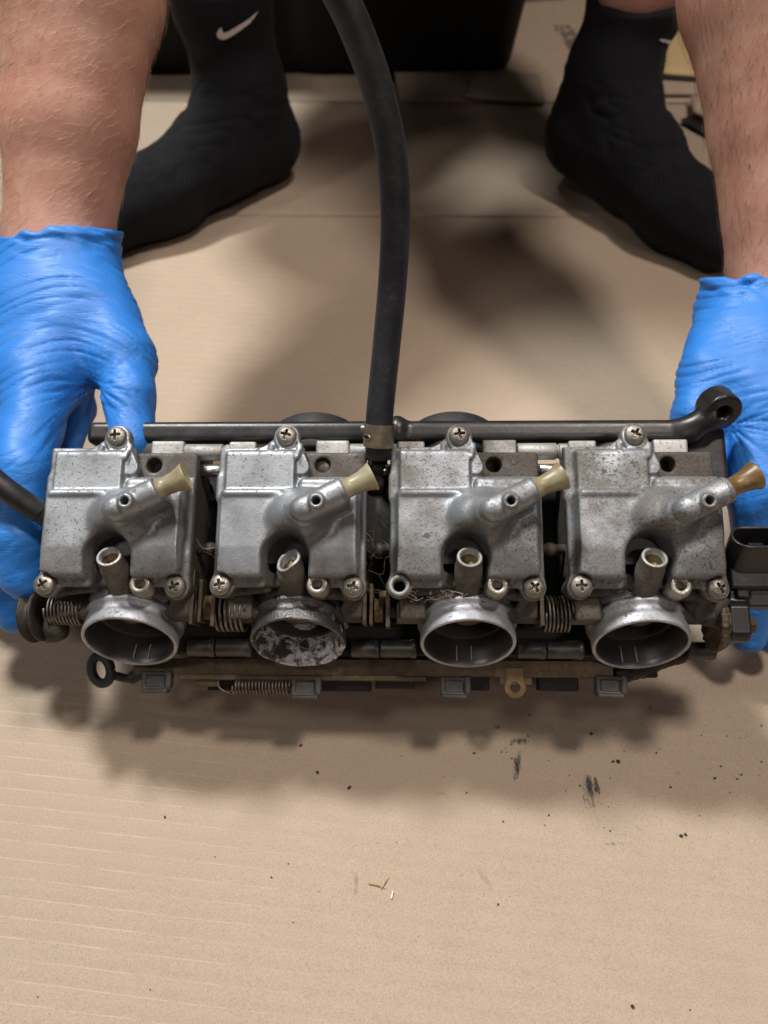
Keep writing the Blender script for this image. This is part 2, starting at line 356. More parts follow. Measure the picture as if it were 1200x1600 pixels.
# ------------------------------------------------------------------ floor and cardboard
t = NT('concrete'); co = t.coord(rnd=False); n = t.noise(co, 8, 6)
t.set(Base_Color=t.mix(n, (.10, .095, .09), (.17, .16, .15)), Roughness=.85, Normal=t.bump(n, .4, .002)); M['concrete'] = t.m
FL = obj('floor', mesh_py('floor', [(-4, -3, -.012), (4, -3, -.012), (4, 5, -.012), (-4, 5, -.012)], [(0, 1, 2, 3)], M['concrete']), kind='structure')
def m_card(name, base, base2, flute=.0082, rot=-6.0, lines=.42, stains=False):
    t = NT(name); co = t.coord(rnd=False)
    big = t.noise(co, 4.5, 3, .5); mid = t.noise(co, 45, 4, .6); fib = t.noise(t.coord('Object', (900, 1500, 900), (0, 0, math.radians(20)), rnd=False), 1.0, 3, .7); fin = t.noise(co, 1500, 2, .6)
    sc = t.coord('Object', (1, 1, 1), (0, 0, math.radians(-rot)), rnd=False)
    wob = t.noise(co, 9, 2); s = t.sep(sc)
    yy = t.math('ADD', s[1], t.math('MULTIPLY', wob, .0018))
    ph = t.math('FRACT', t.math('DIVIDE', yy, flute))
    tri = t.math('ABSOLUTE', t.math('SUBTRACT', ph, .5))                     # 0 at the ridge
    ridge = t.math('SUBTRACT', 1.0, t.math('MULTIPLY', tri, 20.0), True)
    brk = t.noise(t.coord('Object', (26, 400, 1), (0, 0, math.radians(-rot)), rnd=False), 1.0, 3, .7)
    patch_n = t.noise(co, 5.0, 2)                                               # patch noise, not mixed into the flute lines
    left = t.math('MULTIPLY', t.math('SUBTRACT', -.01, t.sep(co)[0]), 9.0, True)
    vis = t.math('MULTIPLY', t.math('MULTIPLY', ridge, t.ramp(brk, (.36, 0), (.62, 1))), left)
    c = t.mix(t.ramp(big, (.3, 0), (.7, 1)), base, base2)
    c = t.mix(t.math('MULTIPLY', t.ramp(mid, (.35, 0), (.65, 1)), .4), c, tuple(x * .82 for x in base))
    c = t.mix(t.math('MULTIPLY', t.ramp(fib, (.4, 0), (.7, 1)), .5), c, tuple(min(1, x * 1.25) for x in base))
    c = t.mix(t.math('MULTIPLY', t.ramp(fin, (.54, 0), (.66, 1)), .55), c, tuple(x * .6 for x in base))
    c = t.mix(t.math('MULTIPLY', vis, lines), c, tuple(min(1, x * 1.75) for x in base))  # pale lines put the sheen of the flute ridges into the colour
    if stains:
        NN = {k: t.noise(t.coord('Object', (k * 1.6, k * .55, k), rnd=False), 1.0, 5, .75) for k in (300, 420)}
        def blot(px, py, rx, ry, thr, amt, col, ns, ang=0):
            nonlocal c
            p = floor_at(px, py); mp = t.node('ShaderNodeMapping', vector_type='TEXTURE', i_Vector=t.node('ShaderNodeTexCoord').outputs['Object'])
            mp.inputs['Location'].default_value = tuple(p); mp.inputs['Scale'].default_value = (rx, ry, 1); mp.inputs['Rotation'].default_value = (0, 0, math.radians(ang))
            L = t.node('ShaderNodeVectorMath', operation='LENGTH', i_0=mp.outputs[0]).outputs['Value']
            fall = t.math('SUBTRACT', 1.0, L, True); nn = NN[ns]
            f = t.math('MULTIPLY', t.math('SUBTRACT', t.math('ADD', nn, t.math('MULTIPLY', fall, .28)), thr), 5.5, True)
            f = t.math('MULTIPLY', f, t.math('MULTIPLY', fall, 4.0, True)); c = t.mix(t.math('MULTIPLY', f, amt), c, col)
        blk = (.025, .027, .03)
        blot(922, 1250, .010, .018, .70, .9, blk, 420); blot(921, 1228, .004, .008, .52, .95, blk, 300); blot(932, 1228, .002, .006, .5, .9, blk, 300)
        blot(808, 1196, .003, .010, .55, .95, blk, 420, -14); blot(812, 1158, .010, .003, .58, .9, blk, 420, 8); blot(778, 1136, .004, .002, .6, .8, blk, 300)
        blot(960, 1318, .016, .002, .66, .7, (.10, .09, .08), 420); blot(690, 1240, .010, .002, .68, .6, (.12, .1, .09), 420)
        blot(556, 1380, .0016, .006, .5, .55, (.16, .13, .1), 300); blot(760, 1376, .0014, .008, .5, .4, (.18, .15, .11), 300, 35)
        blot(640, 1330, .05, .03, .80, .4, (.15, .14, .12), 300); blot(1000, 1290, .06, .03, .80, .5, (.12, .11, .1), 300)
    t.set(Base_Color=c, Roughness=.72, Normal=t.bump(fib, .35, .0003, t.bump(t.math('COSINE', t.math('MULTIPLY', ph, 6.2832)), .15, .0005)))
    t.b.inputs['Specular IOR Level'].default_value = .35
    return t.m
KR = (.388, .310, .236)
M['card'] = m_card('kraft_cardboard', KR, (.335, .27, .20), stains=True)
M['card2'] = m_card('kraft_cardboard_far', (.42, .335, .25), (.39, .31, .225), rot=2, lines=.0)
M['card3'] = m_card('yellow_cardboard', (.62, .46, .24), (.58, .43, .22), rot=30, lines=.0)
def sheet(name, pts, z, mat, label, th=.004, warp=.0015, seed=0, n=46, zfun=None, cat='cardboard', rows=None):
    """cardboard panel: outline quad with thickness and a slightly wavy surface"""
    a, b, c_, d = [np.array([*p, 0.0]) for p in pts]; V = []; Fs = []
    G = np.array([[((a * (1 - u) + b * u) * (1 - v) + (d * (1 - u) + c_ * u) * v) for u in np.linspace(0, 1, n)] for v in (rows if rows is not None else np.linspace(0, 1, n))]).reshape(-1, 3)
    nr = len(rows) if rows is not None else n
    w_ = (vnoise(G * 5 + seed, seed) - .5) * 2 * warp + (vnoise(G * 17 + seed, seed + 3) - .5) * warp * .5
    top = G.copy(); top[:, 2] = z + w_
    if zfun is not None: top[:, 2] += zfun(G)
    bot = top.copy(); bot[:, 2] -= th; V = np.concatenate([top, bot]); N = n * nr
    idx = np.arange(N).reshape(nr, n)
    q = np.stack([idx[:-1, :-1], idx[:-1, 1:], idx[1:, 1:], idx[1:, :-1]], -1).reshape(-1, 4)
    sides = []
    for e in (idx[0, :], idx[:, -1], idx[-1, ::-1], idx[::-1, 0]): sides.append(np.stack([e[:-1], e[:-1] + N, e[1:] + N, e[1:]], 1))
    Fq = np.concatenate([q, q[:, ::-1] + N] + sides)
    me = mesh_np(name, V, Fq, mat, True)
    o = obj(name, me, label=label, cat=cat)
    return o
def crease(G):     # score lines of the flattened box
    y0 = .722 - .009 * G[:, 0]; d = G[:, 1] - y0 - .0006 * np.sin(G[:, 0] * 40)
    return -.0065 * np.exp(-(d / .0017) ** 2) + .0016 * np.exp(-(d / .02) ** 2)
sheet('cardboard_sheet', ((-1.1, -.45), (1.1, -.45), (1.1, .995), (-1.1, 1.02)), 0.0, M['card'], 'large flat tan cardboard sheet spread under the carburetors', warp=.0006, n=200, zfun=crease, rows=np.sort(np.concatenate([np.linspace(0, 1, 150), np.linspace(.7880, .8060, 40)])))
sheet('cardboard_sheet', ((.02, 1.008), (1.3, .985), (1.3, 1.62), (.0, 1.34)), .003, M['card2'], 'far cardboard panel with faded grey print behind the right foot', warp=.001, seed=4, n=40)
sheet('cardboard_sheet', ((-1.2, 1.03), (-.0, 1.015), (.0, 2.3), (-1.2, 2.3)), -.001, M['card2'], 'cardboard panel under the black storage tote', warp=.001, seed=6, n=30)
sheet('cardboard_flap', ((.10, 1.006), (.202, .99), (.205, 1.075), (.12, 1.09)), .008, M['card'], 'small brown flap sticking out from under the tote corner', warp=.001, seed=8, n=24)
sheet('cardboard_scrap', ((.358, 1.058), (.72, 1.00), (.85, 1.5), (.47, 1.5)), .018, M['card3'], 'bright yellow cardboard piece beside the right ankle', warp=.003, seed=9, n=24)
sheet('cardboard_scrap', ((.372, .945), (.47, .78), (.66, .80), (.383, .995)), .014, M['card2'], 'pale torn cardboard corner beside the right forearm', warp=.002, seed=11, n=24)
M['gap_shade'] = m_plain('black_gap_shade', (.010, .010, .010), .5, 0, .3, 80)  # flat black that paints shade into the cardboard gaps
sheet('gap_shade_strip', ((.357, .940), (.455, .750), (.490, .765), (.378, .955)), .0062, M['gap_shade'], 'black strip painting in the shadowed gap beside the right forearm', th=.001, warp=.002, seed=15, n=30, cat='gap_shade')  # dark strip stands in for the shadowed gap beneath the scrap
sheet('gap_shade_strip', ((.352, 1.050), (.72, .985), (.72, 1.01), (.362, 1.072)), .0125, M['gap_shade'], 'black strip painting in the shade under the yellow cardboard', th=.001, warp=.001, seed=16, n=30, cat='gap_shade')  # dark strip stands in for shade below the raised yellow piece
sheet('cardboard_scrap', ((.33, 1.012), (.9, .99), (.9, 1.04), (.33, 1.05)), .010, M['card2'], 'narrow folded cardboard edge in front of the yellow piece', warp=.001, seed=13, n=20)
# faded rows of print on the far panel (unreadable in the photograph): short grey bars
t = NT('faded_ink'); n = t.noise(t.coord(rnd=False), 300, 4)
t.set(Base_Color=t.mix(n, (.10, .085, .075), (.20, .16, .13)), Roughness=.8); M['ink'] = t.m
pr = []
for col_, (x0, x1, rows) in enumerate(((868, 896, 12), (902, 928, 6))):
    for r in range(rows):
        py = 38 + col_ * 6 + r * 5.4; sh = r * 2.6 * (1 + .05 * r)
        a, b = floor_at(x0 + sh, py, .0052), floor_at(x1 + sh * (.9 if col_ == 0 else .75), py + 1, .0052); c_, d = floor_at(x1 + sh * (.9 if col_ == 0 else .75), py + 4.2, .0052), floor_at(x0 + sh, py + 3.4, .0052)
        m_ = 7
        for k in range(m_):
            if random.random() < .2: continue
            u0, u1 = k / m_, (k + .72) / m_; pr.append(([a + (b - a) * u0, a + (b - a) * u1, d + (c_ - d) * u1, d + (c_ - d) * u0], [(0, 3, 2, 1)]))
far = bpy.data.objects['cardboard_sheet.001']
obj('print', mesh_py('print', *join(*pr), M['ink']), parent=far)

# ------------------------------------------------------------------ storage tote
M['tote'] = m_plain('tote_plastic', (.005, .0049, .0048), .55, 0, .2, 60, .0001, spec=.25)
tote = empty('storage_tote', (-.12, 1.28, .004), label='large black plastic storage tote behind the feet', cat='tote')
def f_tote(P):
    x, y, z = P[:, 0], P[:, 1], P[:, 2]
    s = .29 + z * .13; sy = .19 + z * .10
    def rr(hx, hy, r): 
        q0 = np.abs(x) - hx + r; q1 = np.abs(y) - hy + r
        return np.sqrt(np.maximum(q0, 0) ** 2 + np.maximum(q1, 0) ** 2) + np.minimum(np.maximum(q0, q1), 0) - r
    b = smax(rr(s, sy, .03), np.maximum(z - .33, -z), .012)
    for k in (-2.6, 0, 2.6):
        b = smax(b, -(np.sqrt((x - k * .085) ** 2 + (np.abs(y) - sy - .016) ** 2) - .020), .012)
    return np.maximum(b, -(np.maximum(rr(s - .03, sy - .03, .02), .01 - z)))
Vv, Ff = sdf_mesh(f_tote, (-.37, -.25, -.01), (.37, .25, .35), .0052)
obj('tote_body', mesh_np('tote_body', Vv, Ff, M['tote']), parent=tote)
v, f = box((-.35, -.245, .318), (.35, .245, .352), .01); obj('tote_lid', mesh_py('tote_lid', v, f, M['tote']), parent=tote)
# ------------------------------------------------------------------ crumbs and splinter
cr = []
def crumb(p, s):
    v, f = box((-s, -s * .7, -s * .5), (s, s * .7, s * .5), s * .35); a = random.uniform(0, 3.1); ca, sa_ = math.cos(a), math.sin(a)
    cr.append(([np.array([q[0] * ca - q[1] * sa_ + random.gauss(0, s * .15), q[0] * sa_ + q[1] * ca, q[2] + s * .4]) + p for q in v], f))
for px, py, s in ((470, 1165, .0011), (496, 1207, .0011), (546, 1231, .0013), (258, 1277, .0009), (924, 1147, .0011), (966, 1190, .0012), (958, 1190, .0009), (1064, 1306, .0011), (1071, 1304, .0009), (741, 1177, .0009), (988, 1573, .0010), (424, 1371, .0006), (1117, 1216, .0008), (1048, 1230, .0007), (778, 1413, .0006), (1152, 1217, .0006)):
    crumb(floor_at(px, py), s * .75)
for _ in range(60):
    px = random.gauss(930, 170); py = random.gauss(1200, 70)
    crumb(floor_at(min(max(px, 20), 1190), min(max(py, 1105), 1580)), random.choice((.00018, .00025, .0003, .00045)))
for _ in range(25): crumb(floor_at(random.uniform(20, 1190), random.uniform(1100, 1590)), random.choice((.00016, .00022, .0003)))
M['crumb'] = m_plain('grime_crumb', (.022, .02, .018), .8)
obj('crumbs', mesh_py('crumbs', *join(*cr), M['crumb']), label='dark grime crumbs scattered on the cardboard in front', cat='dirt', kind='stuff')
p = floor_at(598, 1385, .0005)
sp = empty('wood_splinter', tuple(p), label='tiny pale forked splinter lying on the cardboard in front', cat='splinter')
M['wood'] = m_plain('pale_wood', (.5, .36, .2), .7)
for a, b in (((-.007, .0015, .0004), (.0015, -.0005, .0006)), ((-.001, -.001, .0004), (.003, .005, .0006))):
    obj('splinter_fork', mesh_py('splinter_fork', *tube([a, np.add(a, b) / 2 + np.array([0, .0003, .0002]), b], [.00025, .0004, .0001], 5), M['wood']), parent=sp)
q = floor_at(613, 1398, .0004)
M['fleck'] = m_plain('paper_fleck', (.75, .72, .68), .8)
obj('paper_fleck', mesh_py('paper_fleck', *join(tube([q + np.array([-.0005, -.0016, 0]), q + np.array([.0003, .0015, .0003])], [.0005, .0004], 5)), M['fleck']), label='tiny white fleck beside the forked splinter', cat='fleck')
# ------------------------------------------------------------------ the carburettor bank
# local frame: x along the bank, z out of the float bowls, y towards the engine side; sizes in millimetres
TILT = math.radians(12)
cc_ = -FWD; uu_ = -DWN
zl = math.cos(TILT) * cc_ + math.sin(TILT) * uu_; yl = -math.sin(TILT) * cc_ + math.cos(TILT) * uu_
O = C(600, 915, .335)
R0 = Matrix((RGT, yl, zl)).transposed().to_4x4()
bank = empty('carburetor_bank', label='bank of four dirty alloy carburetors held between the blue gloves', cat='carburetor')
bank.matrix_world = Matrix.Translation(Vector(O)) @ Matrix.Rotation(math.radians(-2.0), 4, Vector(uu_)) @ R0
def CX(i): return (i - 1.5) * 80 - 1.2
S_AX = V3(0, -.883, .469)                       # inlet spigot axis
LIP = V3(0, -25.4, -19.7)
P_AX = V3(0, .5, .866); P_TOP = V3(-1, 11.7, 10.7)

def f_bowl(P):
    x, y, z = P[:, 0], P[:, 1], P[:, 2]
    # joint flange following the outline
    fl = rbox(P, (-36, -1, -1.5), (32.8, 50.2, 1.8), .8)
    fl = smin(fl, rbox(P, (-36, 40, -1.5), (3.5, 64.5, 1.8), .8), 4)
    for c in ((-31.9, -.4), (27.6, -1.2)): fl = smin(fl, cyl(P, (*c, -1.5), (*c, 2.6), 5.6, .8), 2)
    # main chamber, face falling towards the front
    b1 = rbox(P, (-34.0, 2.5, -9), (30.8, 42.2, 11.4), 3.2)
    b1 = smax(b1, (z - (11.4 - np.clip(16 - y, 0, 30) * .22)) , 2.5)
    dr = np.clip(z, 0, 30) * .12
    b1 = np.maximum(b1, np.abs(x + 1.7) - 32 + dr)
    b2 = rbox(P, (-32.8, 30, -9), (1.2, 62.0, 7.2), 2.6)
    b2 = np.maximum(b2, np.abs(x + 15.8) - 16.6 + dr)
    # right shoulder lower than the main face
    b3 = rbox(P, (2, 20, -9), (30.8, 48.6, 8.4), 3.0)
    b = smin(smin(b1, b2, 2.2), b3, 3)
    b = smin(b, fl, 2.4)
    # rounded welt along the right wall and the crest line
    b = smin(b, cap(P, (28.2, 8, 6.6), (28.2, 44, 6.8), 2.4), 1.6)
    b = smin(b, cap(P, (-30, 40.4, 10.0), (-6, 40.4, 10.2), 1.7), 1.2)
    # ear for the rear screw with two little ribs
    e = cyl(P, (-4.4, 68.9, -1.5), (-4.4, 68.9, 4.0), 6.0, .8)
    e = smin(e, np.maximum(np.maximum(cap(P * V3(1, 1, 0), (-4.4, 67, 0), (-16, 61, 0), 4.6, 2.5), z - 2.6), -1.5 - z), 1.5)
    e = smin(e, np.maximum(np.maximum(cap(P * V3(1, 1, 0), (-4.4, 67, 0), (3, 54, 0), 5.2, 3.5), z - 4.4), -1.5 - z), 1.5)
    b = smin(b, e, 1.6)
    for a, c in (((-11.4, 65.5, 2.5), (-11.6, 60.5, 5.5)), ((2.2, 64.5, 3.5), (.8, 58.5, 6))): b = smin(b, cap(P, a, c, 1.2), 1.0)
    # drain boss: dome, knuckle, barrel, nub
    b = smin(b, ell(P, (3.6, 29.2, 9), (13.5, 11.5, 13)), 4.5)
    b = smin(b, cyl(P, (5.5, 28.6, 8), (6.8, 28.8, 26), 8.0, 2.5, 6.2), 3)
    b = smin(b, ball(P, (7.2, 28.8, 29), 5.3), 2.2)
    b = smin(b, cyl(P, (7.5, 28.9, 28.5), (25.2, 37.6, 28.2), 5.7, .8), 1.3)
    b = smin(b, cyl(P, (14.2, 31.8, 28), (14.2, 30.9, 36.5), 3.7, .7, 3.2), 1.4)
    b = smin(b, rbox((P - V3(7, 28.6, 0)) @ np.array([[.897, -.442, 0], [.442, .897, 0], [0, 0, 1]], np.float32), (0, -4.6, 2), (20, 4.6, 27), 2.0), 3.0)
    d = V3(17.7, 8.7, -.3); d = d / np.linalg.norm(d)
    ra = np.abs((P - V3(7.5, 28.9, 28.5)) @ d - 17.2)
    b = np.where(ra < .5, np.maximum(b, cyl(P, (7.5, 28.9, 28.5), (25.4, 37.7, 28.2), 5.2, .3) * 1.0), b) if False else b
    b = smax(b, -cyl(P, (14.2, 31.3, 25.5), (14.2, 30.8, 40), 1.75, .2), .3)
    # notch for the mixture screw post
    nq = np.sqrt((x + 2.6) ** 2 + np.where(y > 11.5, (y - 11.5) * .92, 0) ** 2) - (9.6 + np.clip(z - 2, 0, 30) * .16)
    b = smax(b, -nq, 1.8)
    # screw clearance
    for c in ((-31.9, -.4), (27.6, -1.2)): b = smax(b, -cyl(P, (*c, 2.4), (*c, 22), 5.3, .5), .8)
    for c in ((-31.9, -.4), (27.6, -1.2), (-4.4, 68.9)): b = smax(b, -cyl(P, (*c, -6), (*c, 9), 2.6, .2), .3)
    # little slots and nibs at the front edge
    b = smin(b, cap(P, (18, 1.5, 3), (19.5, 4.5, 4), 1.1), .8)
    b = smin(b, cap(P, (-21, 2, 4.5), (-21, 4, 5), 1.0), .8)
    return np.maximum(b, -1.5 - z)
Vb, Fb = sdf_mesh(f_bowl, (-40, -9, -4), (36, 78, 42), .75)
ME_BOWL = mesh_np('float_bowl', Vb * .001, Fb, M['bowl'])

def f_body(P):
    x, y, z = P[:, 0], P[:, 1], P[:, 2]
    b = rbox(P, (-35, 4, -30), (32, 58, -2.0), 3)
    b = smin(b, rbox(P, (-35.5, -.5, -7), (32.5, 63, -1.7), 1.2), 1)
    for c in ((-31.9, -.4), (27.6, -1.2)): b = smin(b, cyl(P, (*c, -16), (*c, -1.7), 5.0, .8), 2)
    # trunk of the inlet
    a0 = LIP - S_AX * 14; a1 = LIP - S_AX * 46
    b = smin(b, cyl(P, a0, a1, 21.6, 1.5), 4)
    # shaft bosses left and right of the trunk
    b = smin(b, cyl(P, (-24, -10, -18), (33, -10, -18), 5.6, .6), 2)
    b = smin(b, rbox(P, (22, -14, -24), (31, -2, -8), 1.5), 1.5)
    # webs on top of the trunk
    b = smin(b, cap(P, (-30, -3.0, -6), (-12, -1.2, -5.5), 1.8), 1.2)
    b = smin(b, cap(P, (13, -3, -6), (27, -4, -6), 2.6), 1.6)
    b = smin(b, cap(P, (23, -10, -9), (27, -3, -7), 2.2), 1.4)
    b = smin(b, rbox(P, (-8, -4, -16), (7, 4, -6.2), 2), 2)
    b = smin(b, rbox(P, (-33, -8, -44), (33, 12, -26), 2), 1)
    # small blind screw in front of the post
    b = smax(b, -cyl(P, (-.8, -3.2, -9), (-.8, -3.6, 2), 1.3, .1), .3)
    # pocket below the notch stays deep
    b = smax(b, -rbox(P, (-12, 6, -29), (7, 22, 4), 3), 1)
    # rear lug with through hole
    b = smin(b, rbox(P, (5.0, 50.5, -14), (19.5, 63, -4), 1.6), 1.2)
    b = smin(b, cyl(P, (11.9, 56.8, -14), (11.9, 56.8, -3.2), 6.2, .6), 1)
    b = smax(b, -cyl(P, (11.9, 56.8, -12), (11.9, 56.8, 4), 3.7, .2), .4)
    # missing-screw holes
    for c in ((-31.9, -.4), (27.6, -1.2)): b = smax(b, -cyl(P, (*c, -14), (*c, 4), 2.4, .2), .3)
    # bore
    b = smax(b, -cyl(P, LIP + S_AX * 4, LIP - S_AX * 34, 17.8, .5), .5)
    return b
Vb, Fb = sdf_mesh(f_body, (-40, -34, -44), (38, 68, 9), .95)
ME_BODY = mesh_np('carburetor_body', Vb * .001, Fb, M['body'])

# screw: pan head with cross recess
def f_screw(P):
    x, y, z = P[:, 0], P[:, 1], P[:, 2]
    s = smax(cyl(P, (0, 0, -4), (0, 0, 3.4), 4.75, .9), ball(P, (0, 0, -3.6), 7.1), .6)
    r = np.clip((3.6 - z) * .32, 0, 2)
    for a in (0, 1):
        u, v = (x, y) if a == 0 else (y, x)
        q = np.maximum(np.maximum(np.abs(u) - .62 + r * .18, np.abs(v) - 2.75 + r * .9), .55 - z)
        s = smax(s, -q, .25)
    return s
Vs_, Fs_ = sdf_mesh(f_screw, (-5.5, -5.5, -4.6), (5.5, 5.5, 4.4), .22)
ME_SCREW = mesh_np('screw', Vs_ * .001, Fs_, M['screw'])

# inlet spigot: lathed ring with bead, groove and thin lip
def spigot_prof():
    return [(-18, 23.8), (-14.2, 23.8), (-13.9, 22.8), (-12.8, 22.7), (-12.4, 23.4), (-11.2, 23.6), (-10.0, 23.3), (-9.6, 22.0), (-6.2, 21.8), (-5.7, 22.1), (-5.2, 22.3), (-4.0, 22.4), (-2.2, 22.4), (-.7, 22.35), (-.1, 22.1),
            (0, 21.8), (-.05, 21.0), (-.5, 20.6), (-3, 20.0), (-12, 18.7), (-24, 17.9), (-36, 17.4)]
V, Fs = lathe(LIP, S_AX, spigot_prof(), 72)
def spig_mesh(nm, rough, mats):
    P = np.array(V); nz = vnoise(P * .35, 3) - .5; nz2 = vnoise(P * .9, 5) - .5
    ax = P - LIP; rad = ax - (ax @ S_AX)[:, None] * S_AX; rad /= np.linalg.norm(rad, axis=1)[:, None]
    P = P + rad * (nz * rough + nz2 * rough * .7)[:, None] + S_AX * (nz2 * rough * .8)[:, None]
    me = mesh_py(nm, P * .001, Fs, mats[0], True); me.materials.append(mats[1])
    for p in me.polygons: p.material_index = 1 if p.index >= 17 * 72 else 0
    return me
ME_SPIG = spig_mesh('inlet_spigot', .12, (M['spigot'], M['bore'])); ME_SPIGX = spig_mesh('inlet_spigot_oxidised', .55, (M['crust'], M['crust']))
# mixture post
V_, F_ = lathe(P_TOP, P_AX, [(-26, 7.6), (-20, 6.6), (-13, 6.3), (-7.6, 6.25), (-7.2, 5.9), (-1, 5.75), (-.3, 5.6), (0, 5.2), (0, 4.5), (-.5, 4.1), (-3.2, 4.0), (-3.4, 3.1), (-6, 3.0), (-6.2, 1.0), (-6.1, .01)], 36)
ME_POST = mesh_py('mixture_post', np.array(V_) * .001, F_, M['post'], True)
ME_POST.materials.append(M['rail']); ME_POST.materials.append(M['brass'])
for p in ME_POST.polygons:
    k = p.index // 36; p.material_index = 1 if 6 <= k <= 9 else (2 if k > 9 else 0)
# broken post: rim torn down on the left
P = np.array(V_).reshape(-1, 36, 3); Q = P.copy()
for k in range(36):
    a = P[7, k] - P_TOP; s = a[0] / 5.2
    cut = max(0, -s * 3.0 + 2.2 + 1.5 * (vnoise(np.array([[k * .45, 1.7, .3]]))[0] - .5)) * 1.1
    for j in range(3, 15):
        t = float((P[j, k] - P_TOP) @ P_AX); Q[j, k] = P[j, k] - P_AX * max(0, min(cut + t * .55 + 1.0, cut)) if t > -8 else P[j, k]
ME_POSTX = mesh_py('mixture_post_broken', Q.reshape(-1, 3) * .001, F_, M['post'], True)
ME_POSTX.materials.append(M['rail']); ME_POSTX.materials.append(M['brass'])
for p in ME_POSTX.polygons:
    k = p.index // 36; p.material_index = 1 if 6 <= k <= 11 else (2 if k > 11 else 0)
# slide seen in the bore
sa = LIP - S_AX * 25
V_, F_ = lathe(sa + V3(0, -4, -2), (0, .469, .883), [(5, .01), (5, 12.5), (5.6, 13), (22, 13), (22, .01)], 40)
ME_SLIDE = mesh_py('throttle_slide', np.array(V_) * .001, F_, M['slide'], True)
V_, F_ = lathe(LIP - S_AX * 34, S_AX, [(0, .01), (0, 17.6), (.4, 17.7)], 40); ME_PLATE = mesh_py('throttle_plate', np.array(V_) * .001, F_, M['dark'], True)
V_, F_ = lathe((11.6, 0, 5), (0, .06, 1), [(-16, 5.4), (-2.2, 5.2), (-2, 4.9), (-.6, 4.8), (0, 4.3), (0, 2.7), (-.5, 2.2), (-9, 2.1), (-9, .01)], 32)
ME_VENT = mesh_py('vent_tube', np.array(V_) * .001, F_, M['screw'], True)
Vq, Fq_ = sdf_mesh(lambda P: smin(rbox(P, (-32, -14.5, -25), (-20, -3.5, -9.5), 1.4), cyl(P, (-33.5, -10, -18), (-20, -10, -18), 6.0, .6), 1), (-36, -20, -28), (-16, 0, -6), .8)
ME_BOSS = mesh_np('shaft_boss', Vq * .001, Fq_, M['post'])
ME_GASK = mesh_py('gasket', *mm(join(box((-36.5, 10, -2.3), (33.0, 48.4, -1.4), .2), box((-36.4, 48.45, -2.3), (3.4, 65, -1.4), .2))), M['black'])
# vacuum chamber and cap below
V_, F_ = lathe((-2, 24, -28), (0, 0, -1), [(0, 20), (6, 22), (14, 26), (40, 27), (44, 29.5), (52, 29.5), (56, 27), (78, 25), (90, 18), (94.5, 8), (95, .01)], 40)
ME_CAP = mesh_py('vacuum_chamber', np.array(V_) * .001, F_, M['black'], True)
